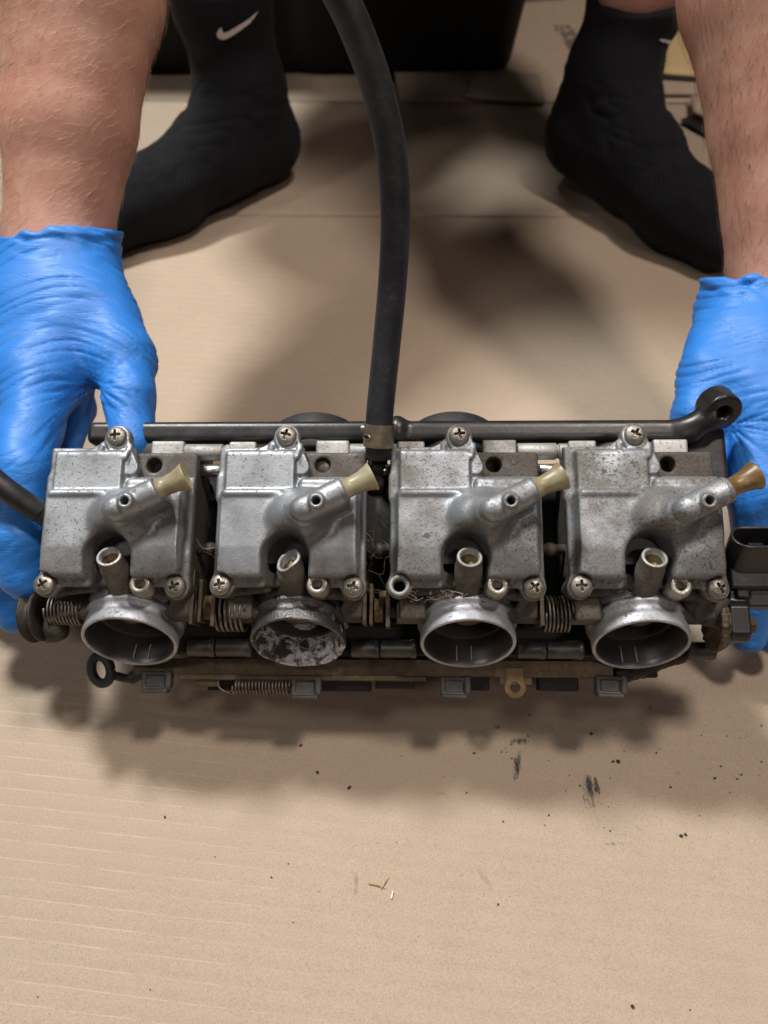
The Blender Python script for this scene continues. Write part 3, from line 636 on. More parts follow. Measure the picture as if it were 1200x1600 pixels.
# drain trumpet
d = V3(17.7, 8.7, -.3); d = d / np.linalg.norm(d); t0 = V3(7.5, 28.9, 28.5) + d * 18.6
V_, F_ = lathe(t0, d, [(-1.2, 5.8), (.2, 5.85), (.9, 5.6), (1.0, 4.4), (5, 4.1), (9, 4.5), (12.4, 5.5), (14.0, 6.2), (14.4, 6.2), (14.5, 5.8), (13, 5.1), (9, 3.9), (4, 3.3), (3.5, .01)], 40)
ME_TRUMP = mesh_py('drain_trumpet', np.array(V_) * .001, F_, M['nozzle'], True); ME_TRUMP.materials.append(M['bowl'])
for p in ME_TRUMP.polygons:
    if p.index < 3 * 40: p.material_index = 1
dirt = (.32, .08, .5, 1.0)
words = ('leftmost', 'second from the left', 'third from the left', 'rightmost')
for i in range(4):
    off = Vector((CX(i) * .001, 0, 0))
    bo = obj('carburetor_body', ME_BODY, parent=bank); bo.location = off; bo['dirt'] = dirt[i] + .15
    sp = obj('inlet_spigot', ME_SPIGX if i == 1 else ME_SPIG, parent=bo); sp['dirt'] = (.45, .1, .3, .55)[i]
    if i == 1: sp['label'] = 'white oxidised inlet spigot'
    gk = obj('gasket', ME_GASK, parent=bo)
    po = obj('mixture_post', ME_POSTX if i == 1 else ME_POST, parent=bo); po['dirt'] = .4
    if i == 1: po['label'] = 'mixture post with its rim broken off'
    obj('throttle_slide', ME_SLIDE, parent=bo); obj('throttle_plate', ME_PLATE, parent=bo)
    obj('vacuum_chamber', ME_CAP, parent=bo)
    if i: sb_ = obj('shaft_boss', ME_BOSS, parent=bo); sb_['dirt'] = .3
    # two bright scribed marks on the floor of the bore
    for a in (-.22, .16):
        ang = a; dnv = V3(0, -.469, -.883); rr = 18.95
        rad = dnv * math.cos(ang) + V3(1, 0, 0) * math.sin(ang)
        q = [LIP - S_AX * s + rad * (19.45 - .075 * s) for s in (2.2, 10)]
        mk = obj('bore_mark', mesh_py('bore_mark', *mm(tube(q, .26, 6)), M['logo']), parent=bo)
    vt = obj('vent_tube', ME_VENT, parent=bo); vt['dirt'] = (.1, .1, .3, .7)[i]
    fb = obj('float_bowl', ME_BOWL, parent=bank); fb.location = off; fb['dirt'] = dirt[i]
    if i == 3: fb['label'] = 'brown stained float bowl'
    tr = obj('drain_trumpet', ME_TRUMP, parent=fb); tr['dirt'] = (.25, 0, .35, .9)[i]
    if i == 3: tr['label'] = 'amber coloured drain trumpet'
    for k, (x, y, z) in enumerate(((-4.4, 68.9, 4.4), (-31.9, -.4, 3.6), (27.6, -1.2, 3.2))):
        if i == 2 and k == 1: continue
        s = obj('screw', ME_SCREW, parent=fb); s.location = (x * .001, y * .001, z * .001); s.rotation_euler = (random.uniform(-.06, .06), random.uniform(-.06, .06), random.uniform(0, 1.5)); s['dirt'] = random.uniform(.1, .6)
    if i == 2:   # bare sleeve where the screw is missing
        v = lathe((-31.9, -.4, 0), (0, 0, 1), [(-8, 4.9), (4.2, 4.8), (4.8, 4.4), (4.8, 3.2), (4.2, 2.9), (-8, 2.8)], 32)
        s = obj('screw_sleeve', mesh_py('screw_sleeve', *mm(v), M['rail'], True), parent=fb); s['dirt'] = .2; s['label'] = 'empty screw sleeve'
    if i == 1:
        s = obj('lug_plug', mesh_py('lug_plug', *mm(lathe((11.9, 56.8, -4.2), (0, 0, 1), [(-4, 3.6), (-.4, 3.6), (0, 3.2), (0, .01)], 24)), M['pipe'], True), parent=bo)

# ---- pieces shared by the whole bank
def bp(name, vf, mat, smooth=False, label=None, parent=None):
    o = obj(name, mesh_py(name, *mm(vf), M[mat], smooth), parent=parent or bank)
    if label: o['label'] = label
    return o
def gapx(i): return CX(i) + 38.5       # middle of the gap between carburettors i and i+1
# pale casting rail: stepped blocks and joint pipes behind the bowls
for i in range(4):
    x = CX(i)
    for k, (x0, x1, y0, y1, z0, z1) in enumerate(((-33, -20, 60, 69.5, -15, -5), (8, 24, 62, 70.5, -16, -6.5), (18.6, 27, 54, 61, -16, -7.5))):
        if i == 0 and k == 0: continue
        jx = random.uniform(-.8, .8)
        def fb_(P, a=(x0 + jx, y0, z0), b=(x1 + jx, y1, z1)): return rbox(P, a, b, .9)
        Vv, Ff = sdf_mesh(fb_, (x0 - 3, y0 - 2, z0 - 2), (x1 + 3, y1 + 2, z1 + 2), .9)
        o = obj('rail_block', mesh_np('rail_block', Vv * .001, Ff, M['rail']), parent=bank); o.location = (x * .001, 0, 0); o['dirt'] = .15 + .1 * i
    if i < 3:
        g = gapx(i)
        for q, (a, b, r) in enumerate(((-14.5, 4, 4.0), (4, 5, 3.4), (5, 13, 3.8))):
            o = bp('joint_pipe', lathe((g + a, 65.5, -10), (1, 0, 0), [(0, .01), (0, r - .5), (.5, r), (b - a - .4, r), (b - a, r - .4), (b - a, .01)], 24), 'rail', True); o['dirt'] = .2
        bp('cross_rod', lathe((g - 11, 56.4, -10), (1, 0, 0), [(0, .01), (0, 2.9), (22, 2.9), (22, .01)], 24), 'rod', True)
        o = bp('joint_pipe', lathe((g - 8, 18.5, -12), (1, 0, 0), [(0, .01), (0, 2.6), (6, 2.6), (6.2, 3.2), (9, 3.2), (9.2, 2.6), (16, 2.6)], 20), 'body', True); o['dirt'] = .5
# black rear frame: long bar, middle lump, end boss
def f_frame(P):
    x, y, z = P[:, 0], P[:, 1], P[:, 2]
    b = rbox(P, (-150, 72.5, -27), (153, 84, -15.5), 3.6)
    b = smin(b, cap(P, (146, 78.5, -20), (158, 84.5, -16), 5.2, 7.5), 5)
    b = smin(b, rbox(P, (148, 44, -34), (168, 82, -24), 2), 3)
    b = smin(b, ell(P, (5.5, 79.5, -20), (5.5, 7.5, 7)), 2.5)
    b = smin(b, rbox(P, (-8, 71, -30), (12, 78, -19), 2), 2)
    n = V3(.12, -.75, .65); n = n / np.linalg.norm(n)
    c = V3(162.0, 84.5, -10.5); d = cyl(P, c - n * 11.5, c, 9.3, .9)
    b = smin(b, d, 1.2)
    b = smax(b, -cyl(P, c - n * 9, c + n * 6, 3.3, .2), .4)
    b = smax(b, -cyl(P, c - n * 1, c + n * 6, 3.9, .3), .3)
    return b
Vv, Ff = sdf_mesh(f_frame, (-155, 38, -38), (180, 100, 4), 1.1)
fr = obj('rear_frame', mesh_np('rear_frame', Vv * .001, Ff, M['black']), parent=bank); fr['label'] = 'black plastic rear frame with eyelet'
for i in range(4):
    bp('manifold_ring', lathe((CX(i) + (4 if i < 2 else -5), 63.5 if i in (1, 2) else 57, -38), (0, .961, -.276), [(0, 19), (0, 23), (1, 24), (20, 24), (21, 23), (21, 19), (0, 19)], 48), 'blackr', True)
# fuel tee in the middle gap, below the hose
g = gapx(1)
bp('fuel_tee', join(lathe((g - 1.6, 47, -16), (0.03, .93, .36), [(0, .01), (0, 6.2), (5, 6.4), (8, 5.2), (9, 5.2), (10, 6.0), (13, 6.1), (14, 4.8), (26, 4.6)], 28),
                    lathe((g - 15, 47, -16), (1, 0, 0), [(0, 4.5), (28, 4.5)], 20), box((g - 8, 14, -26), (g + 6, 50, -12), 1.5)), 'dark', True)
# dark filler plates added to keep the gaps between the bodies in shade
for i in range(3):
    bp('shade_filler', box((gapx(i) - 9, -16, -52), (gapx(i) + 9, 62, -30), 1), 'dark')
# throttle shaft with springs, plates and nuts
bp('throttle_shaft', lathe((-138, -10, -18), (1, 0, 0), [(0, .01), (0, 3.2), (268, 3.2), (268, .01)], 16), 'dark', True)
def spring(x0, x1, R, turns, y=-10, z=-18, r=.62): bp('throttle_spring', coil((x0, y, z), (x1, y, z), R, r, turns), 'spring', True)
spring(-160, -143, 7.0, 10)
spring(gapx(0) + 4, gapx(0) + 18, 8.6, 6, -11, -18, .75)
spring(gapx(2) - 3.5, gapx(2) + 9, 8.2, 7, -11, -18, .6)
def plate(x, th, y0, y1, z0, z1, mat='linkage', b=.3): bp('linkage_plate', box((x - th / 2, y0, z0), (x + th / 2, y1, z1), b), mat)
g = gapx(0); plate(g - 7, 1.8, -17, 8, -26, -9); plate(g - 3.4, 1.6, -16, 4, -26, -10); plate(g + 3.4, 2.0, -18, 0, -26, -8)
g = gapx(1); plate(g - 6.5, 1.8, -17, 2, -26, -9); plate(g - 3.5, 1.6, -17, 2, -26, -9); plate(g + 4.2, 2.0, -18, 2, -26, -8)
g = gapx(2); plate(g - 5.6, 2.0, -17, 0, -26, -8)
def nut(x, y, z, r=5, L=4): bp('brass_nut', lathe((x, y, z), (1, 0, 0), [(0, 2), (0, r), (L, r), (L, 2)], 6), 'brass')
nut(gapx(0) - 2, -9, -17, 6.4, 4); nut(gapx(1) - 2, -10, -16, 6, 4); nut(gapx(1) + .2, -4, -14, 3.4, 5)
# throttle pulley at the left end
bp('throttle_pulley', join(lathe((-170, -13, -20), (1, .10, .12), [(0, 3), (0, 11.5), (.5, 12.8), (1.5, 12.8), (2.0, 9.5), (5.2, 9.5), (5.6, 12.6), (6.6, 12.6), (7.0, 11), (7.0, 3)], 40),
                           lathe((-163, -19, -23), (1, .05, .1), [(0, .01), (0, 6.0), (.6, 6.8), (5, 6.6), (8.5, 5.2), (9.5, .01)], 14),
                           box((-171, -2, -12), (-168.5, 6, -8), .4)), 'grimy', True, 'black throttle pulley at the end of the shaft')
# dark fuel pipes under the inlets
for x0, x1 in [(CX(i) + 24.5, CX(i) + 38) for i in range(3)] + [(CX(i) + 38.5, CX(i) + 56) for i in range(3)] + [(CX(3) + 25, CX(3) + 38)]:
    bp('fuel_pipe', lathe((x0, -27, -33), (1, 0, 0), [(0, .01), (0, 3.9), (.5, 4.3), (x1 - x0 - 3, 4.3), (x1 - x0 - 2.6, 4.6), (x1 - x0 - .5, 4.6), (x1 - x0, 4.2), (x1 - x0, .01)], 24), 'pipe', True)
# choke strip with folded lower lip and tabs
st = [box((-128, -40.2, -47), (112, -32.0, -45.5), .3), box((-104, -42.6, -46.2), (20, -40.0, -43.6), .5), box((-96, -46, -46.7), (-84, -41, -45.6), .3), box((56, -44, -46.8), (72, -39, -45.7), .3)]
strip = bp('choke_strip', join(*st), 'strip', False, 'brown metal choke strip below the inlets')
bp('strip_lug', lathe((63.5, -45, -46.4), (0, 0, 1), [(0, 2.6), (0, 5.2), (1.4, 5.2), (1.4, 2.6), (0, 2.6)], 24), 'brass', False)
bp('strip_lug', box((59, -42, -46.9), (68, -35.5, -45.2), .3), 'brass')
bp('return_spring', join(coil((-76.5, -45.5, -46), (-48, -45.5, -46), 3.7, .5, 17), tube(spline([(-76.5, -49, -46), (-80, -48.5, -46), (-84, -46, -46), (-84, -42, -46), (-79, -39, -46)], 6), .5, 6)), 'spring', True)
def f_clip(P):
    b = rbox(P, (-7, -5, -6), (7, 4.5, 0), 1.1); b = smax(b, -rbox(P, (-4.6, -3, -1), (4.6, 2.6, 4), .5), .4); b = smin(b, rbox(P, (-6.4, -6.2, -6), (6.4, -4.2, 1.2), .6), .5)
    return smin(b, rbox(P, (5.2, -4, -6), (8, 5, 1), .6), .5)
Vv, Ff = sdf_mesh(f_clip, (-10, -9, -8), (11, 8, 4), .5); ME_CLIP = mesh_np('retaining_clip', Vv * .001, Ff, M['clip'])
for x, y in ((-116, -43), (-40.5, -45.5), (33.5, -44.5), (110, -43.5)):
    o = obj('retaining_clip', ME_CLIP, parent=bank); o.location = (x * .001, y * .001, -.044); o.rotation_euler = (0, random.uniform(-.1, .1), random.uniform(-.05, .05))
# dark lumps added for shadow under the strip
for x, y, z, sx in ((-88, -40, -62, 10), (-30, -40, -66, 16), (15, -36, -64, 12), (45, -38, -62, 8), (82, -34, -66, 14), (118, -30, -60, 10)):
    bp('shade_filler', box((x - sx, y - 4, z - 5), (x + sx, y + 12, z + 6), 2), 'dark')
def lump(name, pts, k=3, mat='dark'):
    f = lambda P: np.minimum.reduce([cap(P, a, b, r) for a, b, r in pts]) if len(pts) == 1 else __import__('functools').reduce(lambda u, v: smin(u, v, k), [cap(P, a, b, r) for a, b, r in pts])
    A = np.array([q for a, b, r in pts for q in (a, b)]); rm = max(r for *_, r in pts) + 2
    Vv, Ff = sdf_mesh(f, A.min(0) - rm, A.max(0) + rm, 1.0); nn, _ = grad(f, Vv, .6)
    Vv = Vv + nn * ((vnoise(Vv * .5, 9) - .5) * .8)[:, None]
    return obj(name, mesh_np(name, Vv * .001, Ff, M[mat]), parent=bank)
for x0, x1, y0, y1, z in ((-92, -66, -48, -40, -55), (-34, -8, -48, -40, -56), (-6, 14, -46.5, -38, -54), (40, 52, -47, -38, -56), (76, 97, -47, -38, -57), (116, 136, -40, -30, -54)):  # dark plates stand for brackets and contact shade below the strip
    bp('bracket_shade', box((x0, y0, z - 3), (x1, y1, z + 2), 1.0), 'dark')
lump('bracket_shade', [((118, -38, -52), (132, -34, -56), 5), ((128, -34, -56), (146, -28, -50), 5)])
bp('under_rail', box((-130, -30, -64), (120, -12, -50), 3), 'dark')
# pull eye at the lower left
eye = [(-145.5 + 5.6 * math.cos(a) - 1.5 * math.sin(a), -38 + 6.8 * math.sin(a), -48 + 1.5 * math.cos(a)) for a in [k * math.pi / 10 for k in range(21)]]
bp('pull_eye', join(tube(eye, 2.5, 10, False), tube(spline([(-139, -41, -50), (-132, -42, -54), (-124, -36, -56)], 6), [2.2] * 6 + [3.4] * 7, 8), tube([(-141, -33, -49), (-138, -26, -50), (-128, -24, -50)], 2.2, 8)), 'blackr', True)
# bracket arms at the right end
bp('end_bracket', join(box((133, -15, -24), (150, -6, -12), 1.5), tube([(138, -8, -12), (147, 0, -8)], [4, 3.4], 12), tube([(147, -14, -14), (154, -3, -10)], [4.2, 3.8], 12)), 'body', True)
# throttle position sensor: plate, disc, housing and connector
sen = empty('position_sensor', parent=bank); sen['label'] = 'black throttle position sensor with open connector'
def spt(name, vf, mat, sm=True): return bp(name, vf, mat, sm, parent=sen)
def f_sflange(P):
    b = cyl(P, (151.5, -15, -20), (154.6, -15, -20), 13.0, .7); b = smin(b, cyl(P, (154, -15, -20), (156.5, -15, -20), 11.8, .5), .4)
    b = smin(b, rbox(P, (151.5, -6, -26), (154.6, 8, -10), 1), 1.5)
    b = smin(b, cap(P, (146, -10, -18), (152, -12, -18), 5), 2)
    return smin(b, cap(P, (153, 4, -12), (152, 13, -9), 2.6), 2)
Vv, Ff = sdf_mesh(f_sflange, (138, -32, -38), (162, 20, 4), .7); nn, _ = grad(f_sflange, Vv, .5)
o = obj('mounting_flange', mesh_np('mounting_flange', (Vv + nn * ((vnoise(Vv * .7, 4) - .5) * 1.1)[:, None]) * .001, Ff, M['linkage']), parent=sen)
def f_shouse(P):
    b = np.maximum(cyl(P, (156, -14, -19), (165, -14, -19), 12.0, .8), rbox(P, (150, -23.5, -29), (170, -2, -8.5), 1.2))
    b = smin(b, rbox(P, (157, -8, -27), (190, 6, -11), 1.2), .8)
    b = smin(b, rbox(P, (156.5, 0, -25), (180, 12.5, -6.5), 1.2), .6)
    return smin(b, rbox(P, (160, -4, -13), (166, 4, -9), .6), .5)
Vv, Ff = sdf_mesh(f_shouse, (145, -30, -36), (194, 18, 2), .8); o = obj('sensor_housing', mesh_np('sensor_housing', Vv * .001, Ff, M['black']), parent=sen)
def f_conn(P):
    a = V3(167.5, 10, -14); ax = V3(-.02, .62, .78); ax = ax / np.linalg.norm(ax); q = P - a; t = q @ ax
    u = q[:, 0]; v = q @ np.cross(ax, V3(1, 0, 0))
    r2 = np.sqrt(np.maximum(np.abs(u) - 5.2, 0) ** 2 + v ** 2)
    out = np.maximum(r2 - 7.2, np.abs(t - 9) - 11); inn = np.maximum(r2 - 5.7, 6 - t)
    b = smax(out, -inn, .5)
    return smin(b, np.maximum(np.maximum(np.abs(u) - 3.2, np.abs(v) - 1.6), np.maximum(t - 15, -t)), .3)
Vv, Ff = sdf_mesh(f_conn, (150, -6, -32), (188, 34, 14), .7); o = obj('connector_socket', mesh_np('connector_socket', Vv * .001, Ff, M['black']), parent=sen)
spt('fixing_bolt', lathe((165, -16, -14), (1, 0, 0), [(0, .01), (0, 4), (3, 4), (3.5, 3.4), (3.5, .01)], 6), 'linkage', False)
# ---- cobweb threads and fluff in the gaps
wp = []
for i, n in ((0, 4), (1, 20), (2, 2)):
    g = gapx(i)
    for _ in range(n):
        a = np.array([g + random.uniform(-8, 8), random.uniform(-8, 30), random.uniform(-14, -4)]); b = a + np.array([random.uniform(-10, 10), random.uniform(-12, 12), random.uniform(-4, 5)])
        m_ = (a + b) / 2 + np.array([random.uniform(-4, 4) for _ in range(3)]); wp.append(tube(spline([a, m_, b], 6), random.choice((.04, .06, .09)), 3))
for _ in range(30):
    a = np.array([CX(2) - 28 + random.uniform(0, 26), random.uniform(-7, -3), random.uniform(-4, 1)]); b = a + np.array([random.uniform(-7, 7), random.uniform(-2, 3), random.uniform(-1, 2)])
    wp.append(tube(spline([a, (a + b) / 2 + np.array([0, random.uniform(-1.5, 2), random.uniform(-1, 2)]), b], 5), .12, 3))
o = bp('cobweb', join(*wp), 'web'); o['kind'] = 'stuff'

# ------------------------------------------------------------------ hoses
HP = [C(593, 742, .352), C(592, 715, .349), C(592, 680, .345), C(594, 640, .342), C(604, 540, .334), C(614, 430, .323), C(618, 330, .311), C(610, 230, .299), C(590, 140, .288), C(562, 60, .278), C(530, -10, .270), C(480, -90, .262), C(400, -200, .262)]
fh = empty('fuel_hose', tuple(HP[1]), label='thick black rubber hose rising from the middle of the carburetors', cat='hose')
v, f = tube(spline(HP[1:], 10), .0063, 28)
obj('hose_tube', mesh_py('hose_tube', np.array(v) - HP[1], f, M['hose'], True), parent=fh)
ax = (HP[3] - HP[2]) / np.linalg.norm(HP[3] - HP[2]); org = HP[2] - HP[1] - ax * .0052
n = 40; prof = [(0, 6.6), (0, 7.1), (10.6, 7.1), (10.6, 6.6)]
v, f = lathe(org * 1000, ax, [(a, r) for a, r in prof], n, True)
f = [q for k, q in enumerate(f)]
cl = obj('hose_clamp', mesh_py('hose_clamp', *mm((v, f)), M['clamp'], False), parent=fh)
_, u_, v_ = frame_of(ax); 
left = -RGT - ax * float(-RGT @ ax); left /= np.linalg.norm(left); tocam = -FWD - ax * float(-FWD @ ax); tocam /= np.linalg.norm(tocam)
dirs = (left * .78 + tocam * .62); dirs /= np.linalg.norm(dirs); side = np.cross(ax, dirs)
slot = [org * 1000 + ax * (4.6 + 1.2 * math.sin(a)) + dirs * 7.0 + side * 2.4 * math.cos(a) for a in [k * math.pi / 8 for k in range(16)]]
sl = [p + dirs * .35 for p in slot]; ring = tube(slot + [slot[0]], .32, 6, False)
obj('clamp_slot', mesh_py('clamp_slot', *mm((slot2 := [p + dirs * .18 for p in slot], [tuple(range(16))])), M['black']), parent=cl)
obj('clamp_slot_rim', mesh_py('clamp_slot_rim', *mm(ring), M['clamp'], True), parent=cl)
ear = [box((-1.5, -2.2, 0), (1.5, 2.2, 3))]
ep = org * 1000 + ax * 8 + left * 7.0
obj('clamp_ear', mesh_py('clamp_ear', *mm(lathe(ep, left, [(-1, 1.6), (1.4, 1.6), (2, 1.0), (2, .01)], 12)), M['clamp'], True), parent=cl)
VP = [C(-160, 640, .335), C(-60, 705, .333), C(0, 757, .333), C(40, 786, .337), C(62, 801, .340), C(84, 815, .344)]
vh = empty('vent_hose', tuple(VP[4]), label='short black hose entering from the left edge beside the glove', cat='hose')
v, f = tube(spline(VP[:5], 8), .0052, 20); obj('hose_tube', mesh_py('vent_tube', np.array(v) - VP[4], f, M['hose'], True), parent=vh)
v, f = tube(spline(VP[3:], 4), .0046, 20); obj('hose_sleeve', mesh_py('hose_sleeve', np.array(v) - VP[4], f, M['blackr'], True), parent=vh)
# ------------------------------------------------------------------ the person holding the bank
person = empty('person', (0, .8, 0), label='person in blue gloves and black socks leaning over to hold the carburetors', cat='person')
PO = np.array([0, .8, 0])
def chain(P, pts, k=.008):
    """pts: (world point, radius in m)"""
    d = None
    for (a, r1), (b, r2) in zip(pts[:-1], pts[1:]):
        c = cap(P, a, b, r1, r2); d = c if d is None else smin(d, c, k)
    return d
def CC(px, py, z, r): return (C(px, py, z).astype(np.float32), r * .001)
# forearms: two parallel bones of radius r give the oval section
ARM_L = [[CC(112, 470, .415, 17), CC(116, 372, .427, 20), CC(140, 200, .417, 24), CC(168, 0, .405, 29), (V3(-.138, .56, .355), .040), (V3(-.15, .60, .40), .038)],
         [CC(62, 470, .417, 17), CC(66, 372, .429, 20), CC(76, 200, .420, 25), CC(94, 0, .410, 31), (V3(-.185, .56, .36), .042), (V3(-.18, .60, .40), .04)]]
ARM_R = [[CC(1200, 520, .420, 17), CC(1197, 430, .427, 20), CC(1184, 200, .417, 25), CC(1156, 0, .405, 30), (V3(.165, .56, .355), .040), (V3(.165, .60, .40), .038)],
         [CC(1255, 520, .420, 17), CC(1252, 430, .429, 20), CC(1246, 200, .420, 25), CC(1232, 0, .410, 32), (V3(.215, .56, .36), .042), (V3(.20, .60, .40), .04)]]
UP_L = [(V3(-.165, .585, .385), .048), (V3(-.19, .74, .62), .058)]; UP_R = [(V3(.185, .585, .385), .048), (V3(.19, .74, .62), .058)]
LEG_L = [(V3(-.139, .795, .08), .026), (V3(-.150, .802, .18), .030), (V3(-.165, .79, .32), .050), (V3(-.20, .76, .44), .058), (V3(-.15, .95, .44), .075), (V3(-.09, 1.16, .46), .095)]
LEG_R = [(V3(.217, .792, .10), .026), (V3(.237, .807, .18), .030), (V3(.245, .80, .32), .050), (V3(.25, .78, .45), .058), (V3(.18, .96, .45), .075), (V3(.09, 1.16, .46), .095)]
def f_torso(P):
    b = chain(P, [(V3(0, 1.19, .50), .125), (V3(0, 1.04, .60), .115), (V3(0, .88, .69), .115)], .05)
    b = smin(b, cap(P, (-.17, .77, .65), (.17, .77, .65), .065), .06)
    return b
def f_head(P):
    b = smin(cap(P, (0, .76, .71), (0, .68, .78), .055), ell(P, (0, .655, .83), (.075, .095, .115)), .03)
    b = smin(b, cap(P, (0, .575, .80), (0, .565, .775), .011, .014), .012)
    for s in (-1, 1): b = smin(b, ell(P, (s * .076, .67, .82), (.012, .02, .032)), .008)
    return b
def f_skin(P):
    b = smin(chain(P, ARM_L[0]), chain(P, ARM_L[1]), .022)
    b = smin(b, smin(chain(P, ARM_R[0]), chain(P, ARM_R[1]), .022), .01)
    b = smin(b, chain(P, UP_L), .02); b = smin(b, chain(P, UP_R), .02)
    b = smin(b, chain(P, LEG_L, .03), .02); b = smin(b, chain(P, LEG_R, .03), .02)
    b = smin(b, f_torso(P), .03); return smin(b, f_head(P), .02)
Vk, Fk = sdf_mesh(f_skin, (-.36, .26, .02), (.36, 1.34, .98), .005)
nk, _ = grad(f_skin, Vk, .003)
nz = (vnoise(Vk * 30, 1) - .5) * .0012
obj('body', mesh_np('body', Vk + nk * nz[:, None] - PO, Fk, M['skin']), parent=person)
def f_shirt(P):
    b = smin(f_torso(P), chain(P, [(V3(-.19, .74, .62), .062), (V3(-.178, .65, .50), .062)]), .03); b = smin(b, chain(P, [(V3(.19, .74, .62), .062), (V3(.19, .65, .50), .062)]), .03)
    return b - .010
Vv, Ff = sdf_mesh(f_shirt, (-.34, .5, .36), (.34, 1.36, .88), .008); nn, _ = grad(f_shirt, Vv, .004)
obj('shirt', mesh_np('shirt', Vv + nn * ((vnoise(Vv * 22, 3) - .5) * .012)[:, None] - PO, Ff, M['shirt']), parent=person)
def f_shorts(P):
    b = smin(chain(P, LEG_L[3:], .03), chain(P, LEG_R[3:], .03), .04); b = smin(b, cap(P, (-.06, 1.18, .46), (.06, 1.18, .46), .12), .04) - .012
    return smax(b, .79 - P[:, 1], .01)
Vv, Ff = sdf_mesh(f_shorts, (-.36, .72, .28), (.36, 1.36, .66), .008); nn, _ = grad(f_shorts, Vv, .004)
obj('shorts', mesh_np('shorts', Vv + nn * ((vnoise(Vv * 22, 5) - .5) * .01)[:, None] - PO, Ff, M['shirt']), parent=person)
def f_hair(P): return np.maximum(ell(P, (0, .67, .845), (.083, .098, .112)), -(P[:, 1] - .60) * .6 - (P[:, 2] - .84) * .8)
Vv, Ff = sdf_mesh(f_hair, (-.12, .52, .7), (.12, .8, 1.0), .006); obj('hair', mesh_np('hair', Vv - PO, Ff, M['hair_dark']), parent=person)

# ---- gloves
def pix(V):
    d = V - CAM; z = d @ FWD; return 600 + FPX * (d @ RGT) / z, 800 + FPX * (d @ DWN) / z, z
def ridge(n, p=6): return (1 - np.abs(2 * n - 1)) ** p
def sstep(a, b, x): t = np.clip((x - a) / (b - a), 0, 1); return t * t * (3 - 2 * t)
GL = dict(
    back=[[CC(60, 352, .431, 26), CC(60, 395, .427, 24.5), CC(50, 480, .415, 23), CC(25, 590, .398, 20)],
          [CC(122, 355, .428, 24), CC(122, 400, .424, 21), CC(142, 480, .412, 20.5), CC(186, 555, .400, 16.5)],
          [CC(90, 430, .418, 24), CC(95, 530, .405, 22), CC(72, 590, .392, 20)]],
    fingers=[[CC(160, 500, .410, 18), CC(192, 560, .398, 16), CC(203, 622, .386, 13.2), CC(204, 692, .377, 11.4)],
             [CC(66, 585, .390, 19), CC(36, 735, .360, 14.2), CC(28, 838, .353, 12.2), CC(38, 903, .357, 10.6)],
             [CC(20, 600, .400, 18), CC(-25, 760, .385, 13.5), CC(-5, 890, .378, 12), CC(28, 960, .384, 10)],
             [CC(-25, 600, .408, 17), CC(-60, 760, .402, 13), CC(-45, 880, .40, 11.5), CC(0, 940, .405, 9.5)],
             [CC(-60, 580, .415, 15), CC(-95, 720, .418, 11.5), CC(-85, 820, .42, 10), CC(-45, 870, .42, 8.5)],
             [CC(70, 600, .405, 20), CC(112, 640, .412, 13), CC(85, 725, .412, 11)]],
    inner=[CC(63, 330, .433, 24), CC(60, 440, .424, 21)], inner2=[CC(120, 330, .430, 22), CC(122, 440, .420, 18)], cut=362, web=(150, 602))
GR = dict(
    back=[[CC(1178, 425, .431, 29), CC(1172, 480, .425, 27), CC(1160, 560, .410, 24), CC(1150, 610, .398, 20)],
          [CC(1255, 425, .431, 26), CC(1258, 480, .425, 25), CC(1250, 580, .410, 25), CC(1235, 660, .395, 20)],
          [CC(1215, 480, .420, 25), CC(1210, 580, .402, 24), CC(1200, 650, .392, 20)]],
    fingers=[[CC(1135, 530, .412, 18), CC(1108, 590, .400, 16.5), CC(1092, 650, .392, 14), CC(1095, 720, .392, 12)],
             [CC(1188, 640, .390, 20), CC(1184, 765, .378, 15), CC(1190, 890, .392, 12.5), CC(1170, 992, .408, 10)],
             [CC(1235, 640, .394, 19), CC(1250, 790, .388, 15), CC(1235, 910, .402, 12.5), CC(1204, 992, .418, 10)],
             [CC(1275, 630, .402, 18), CC(1300, 790, .402, 13.5), CC(1280, 900, .415, 12), CC(1240, 970, .428, 9.5)],
             [CC(1310, 610, .412, 15), CC(1340, 760, .418, 11.5), CC(1325, 850, .425, 10), CC(1290, 910, .432, 8.5)]],
    inner=[CC(1180, 400, .433, 27.5), CC(1176, 500, .424, 22)], inner2=[CC(1253, 400, .433, 24.5), CC(1256, 500, .422, 21)], cut=432, web=(1138, 664))
def f_glove(P, G):
    b = None
    for c in G['back']:
        d = chain(P, c, .012); b = d if b is None else smin(b, d, .018)
    fg = None
    for j, c in enumerate(G['fingers']):
        d = chain(P, c, .005); fg = d if fg is None else smin(fg, d, .0025)
    b = smin(b, fg, .009)
    px, py, z = pix(P.astype(float))
    inn = smin(chain(P, G['inner']), chain(P, G['inner2']), .018)
    b = smax(b, -inn, .001)
    return np.maximum(b, ((G['cut'] + 6 * np.sin(px * .028 + 1.2) + 2 * np.sin(px * .11 + 1) - py) * z / FPX).astype(np.float32))
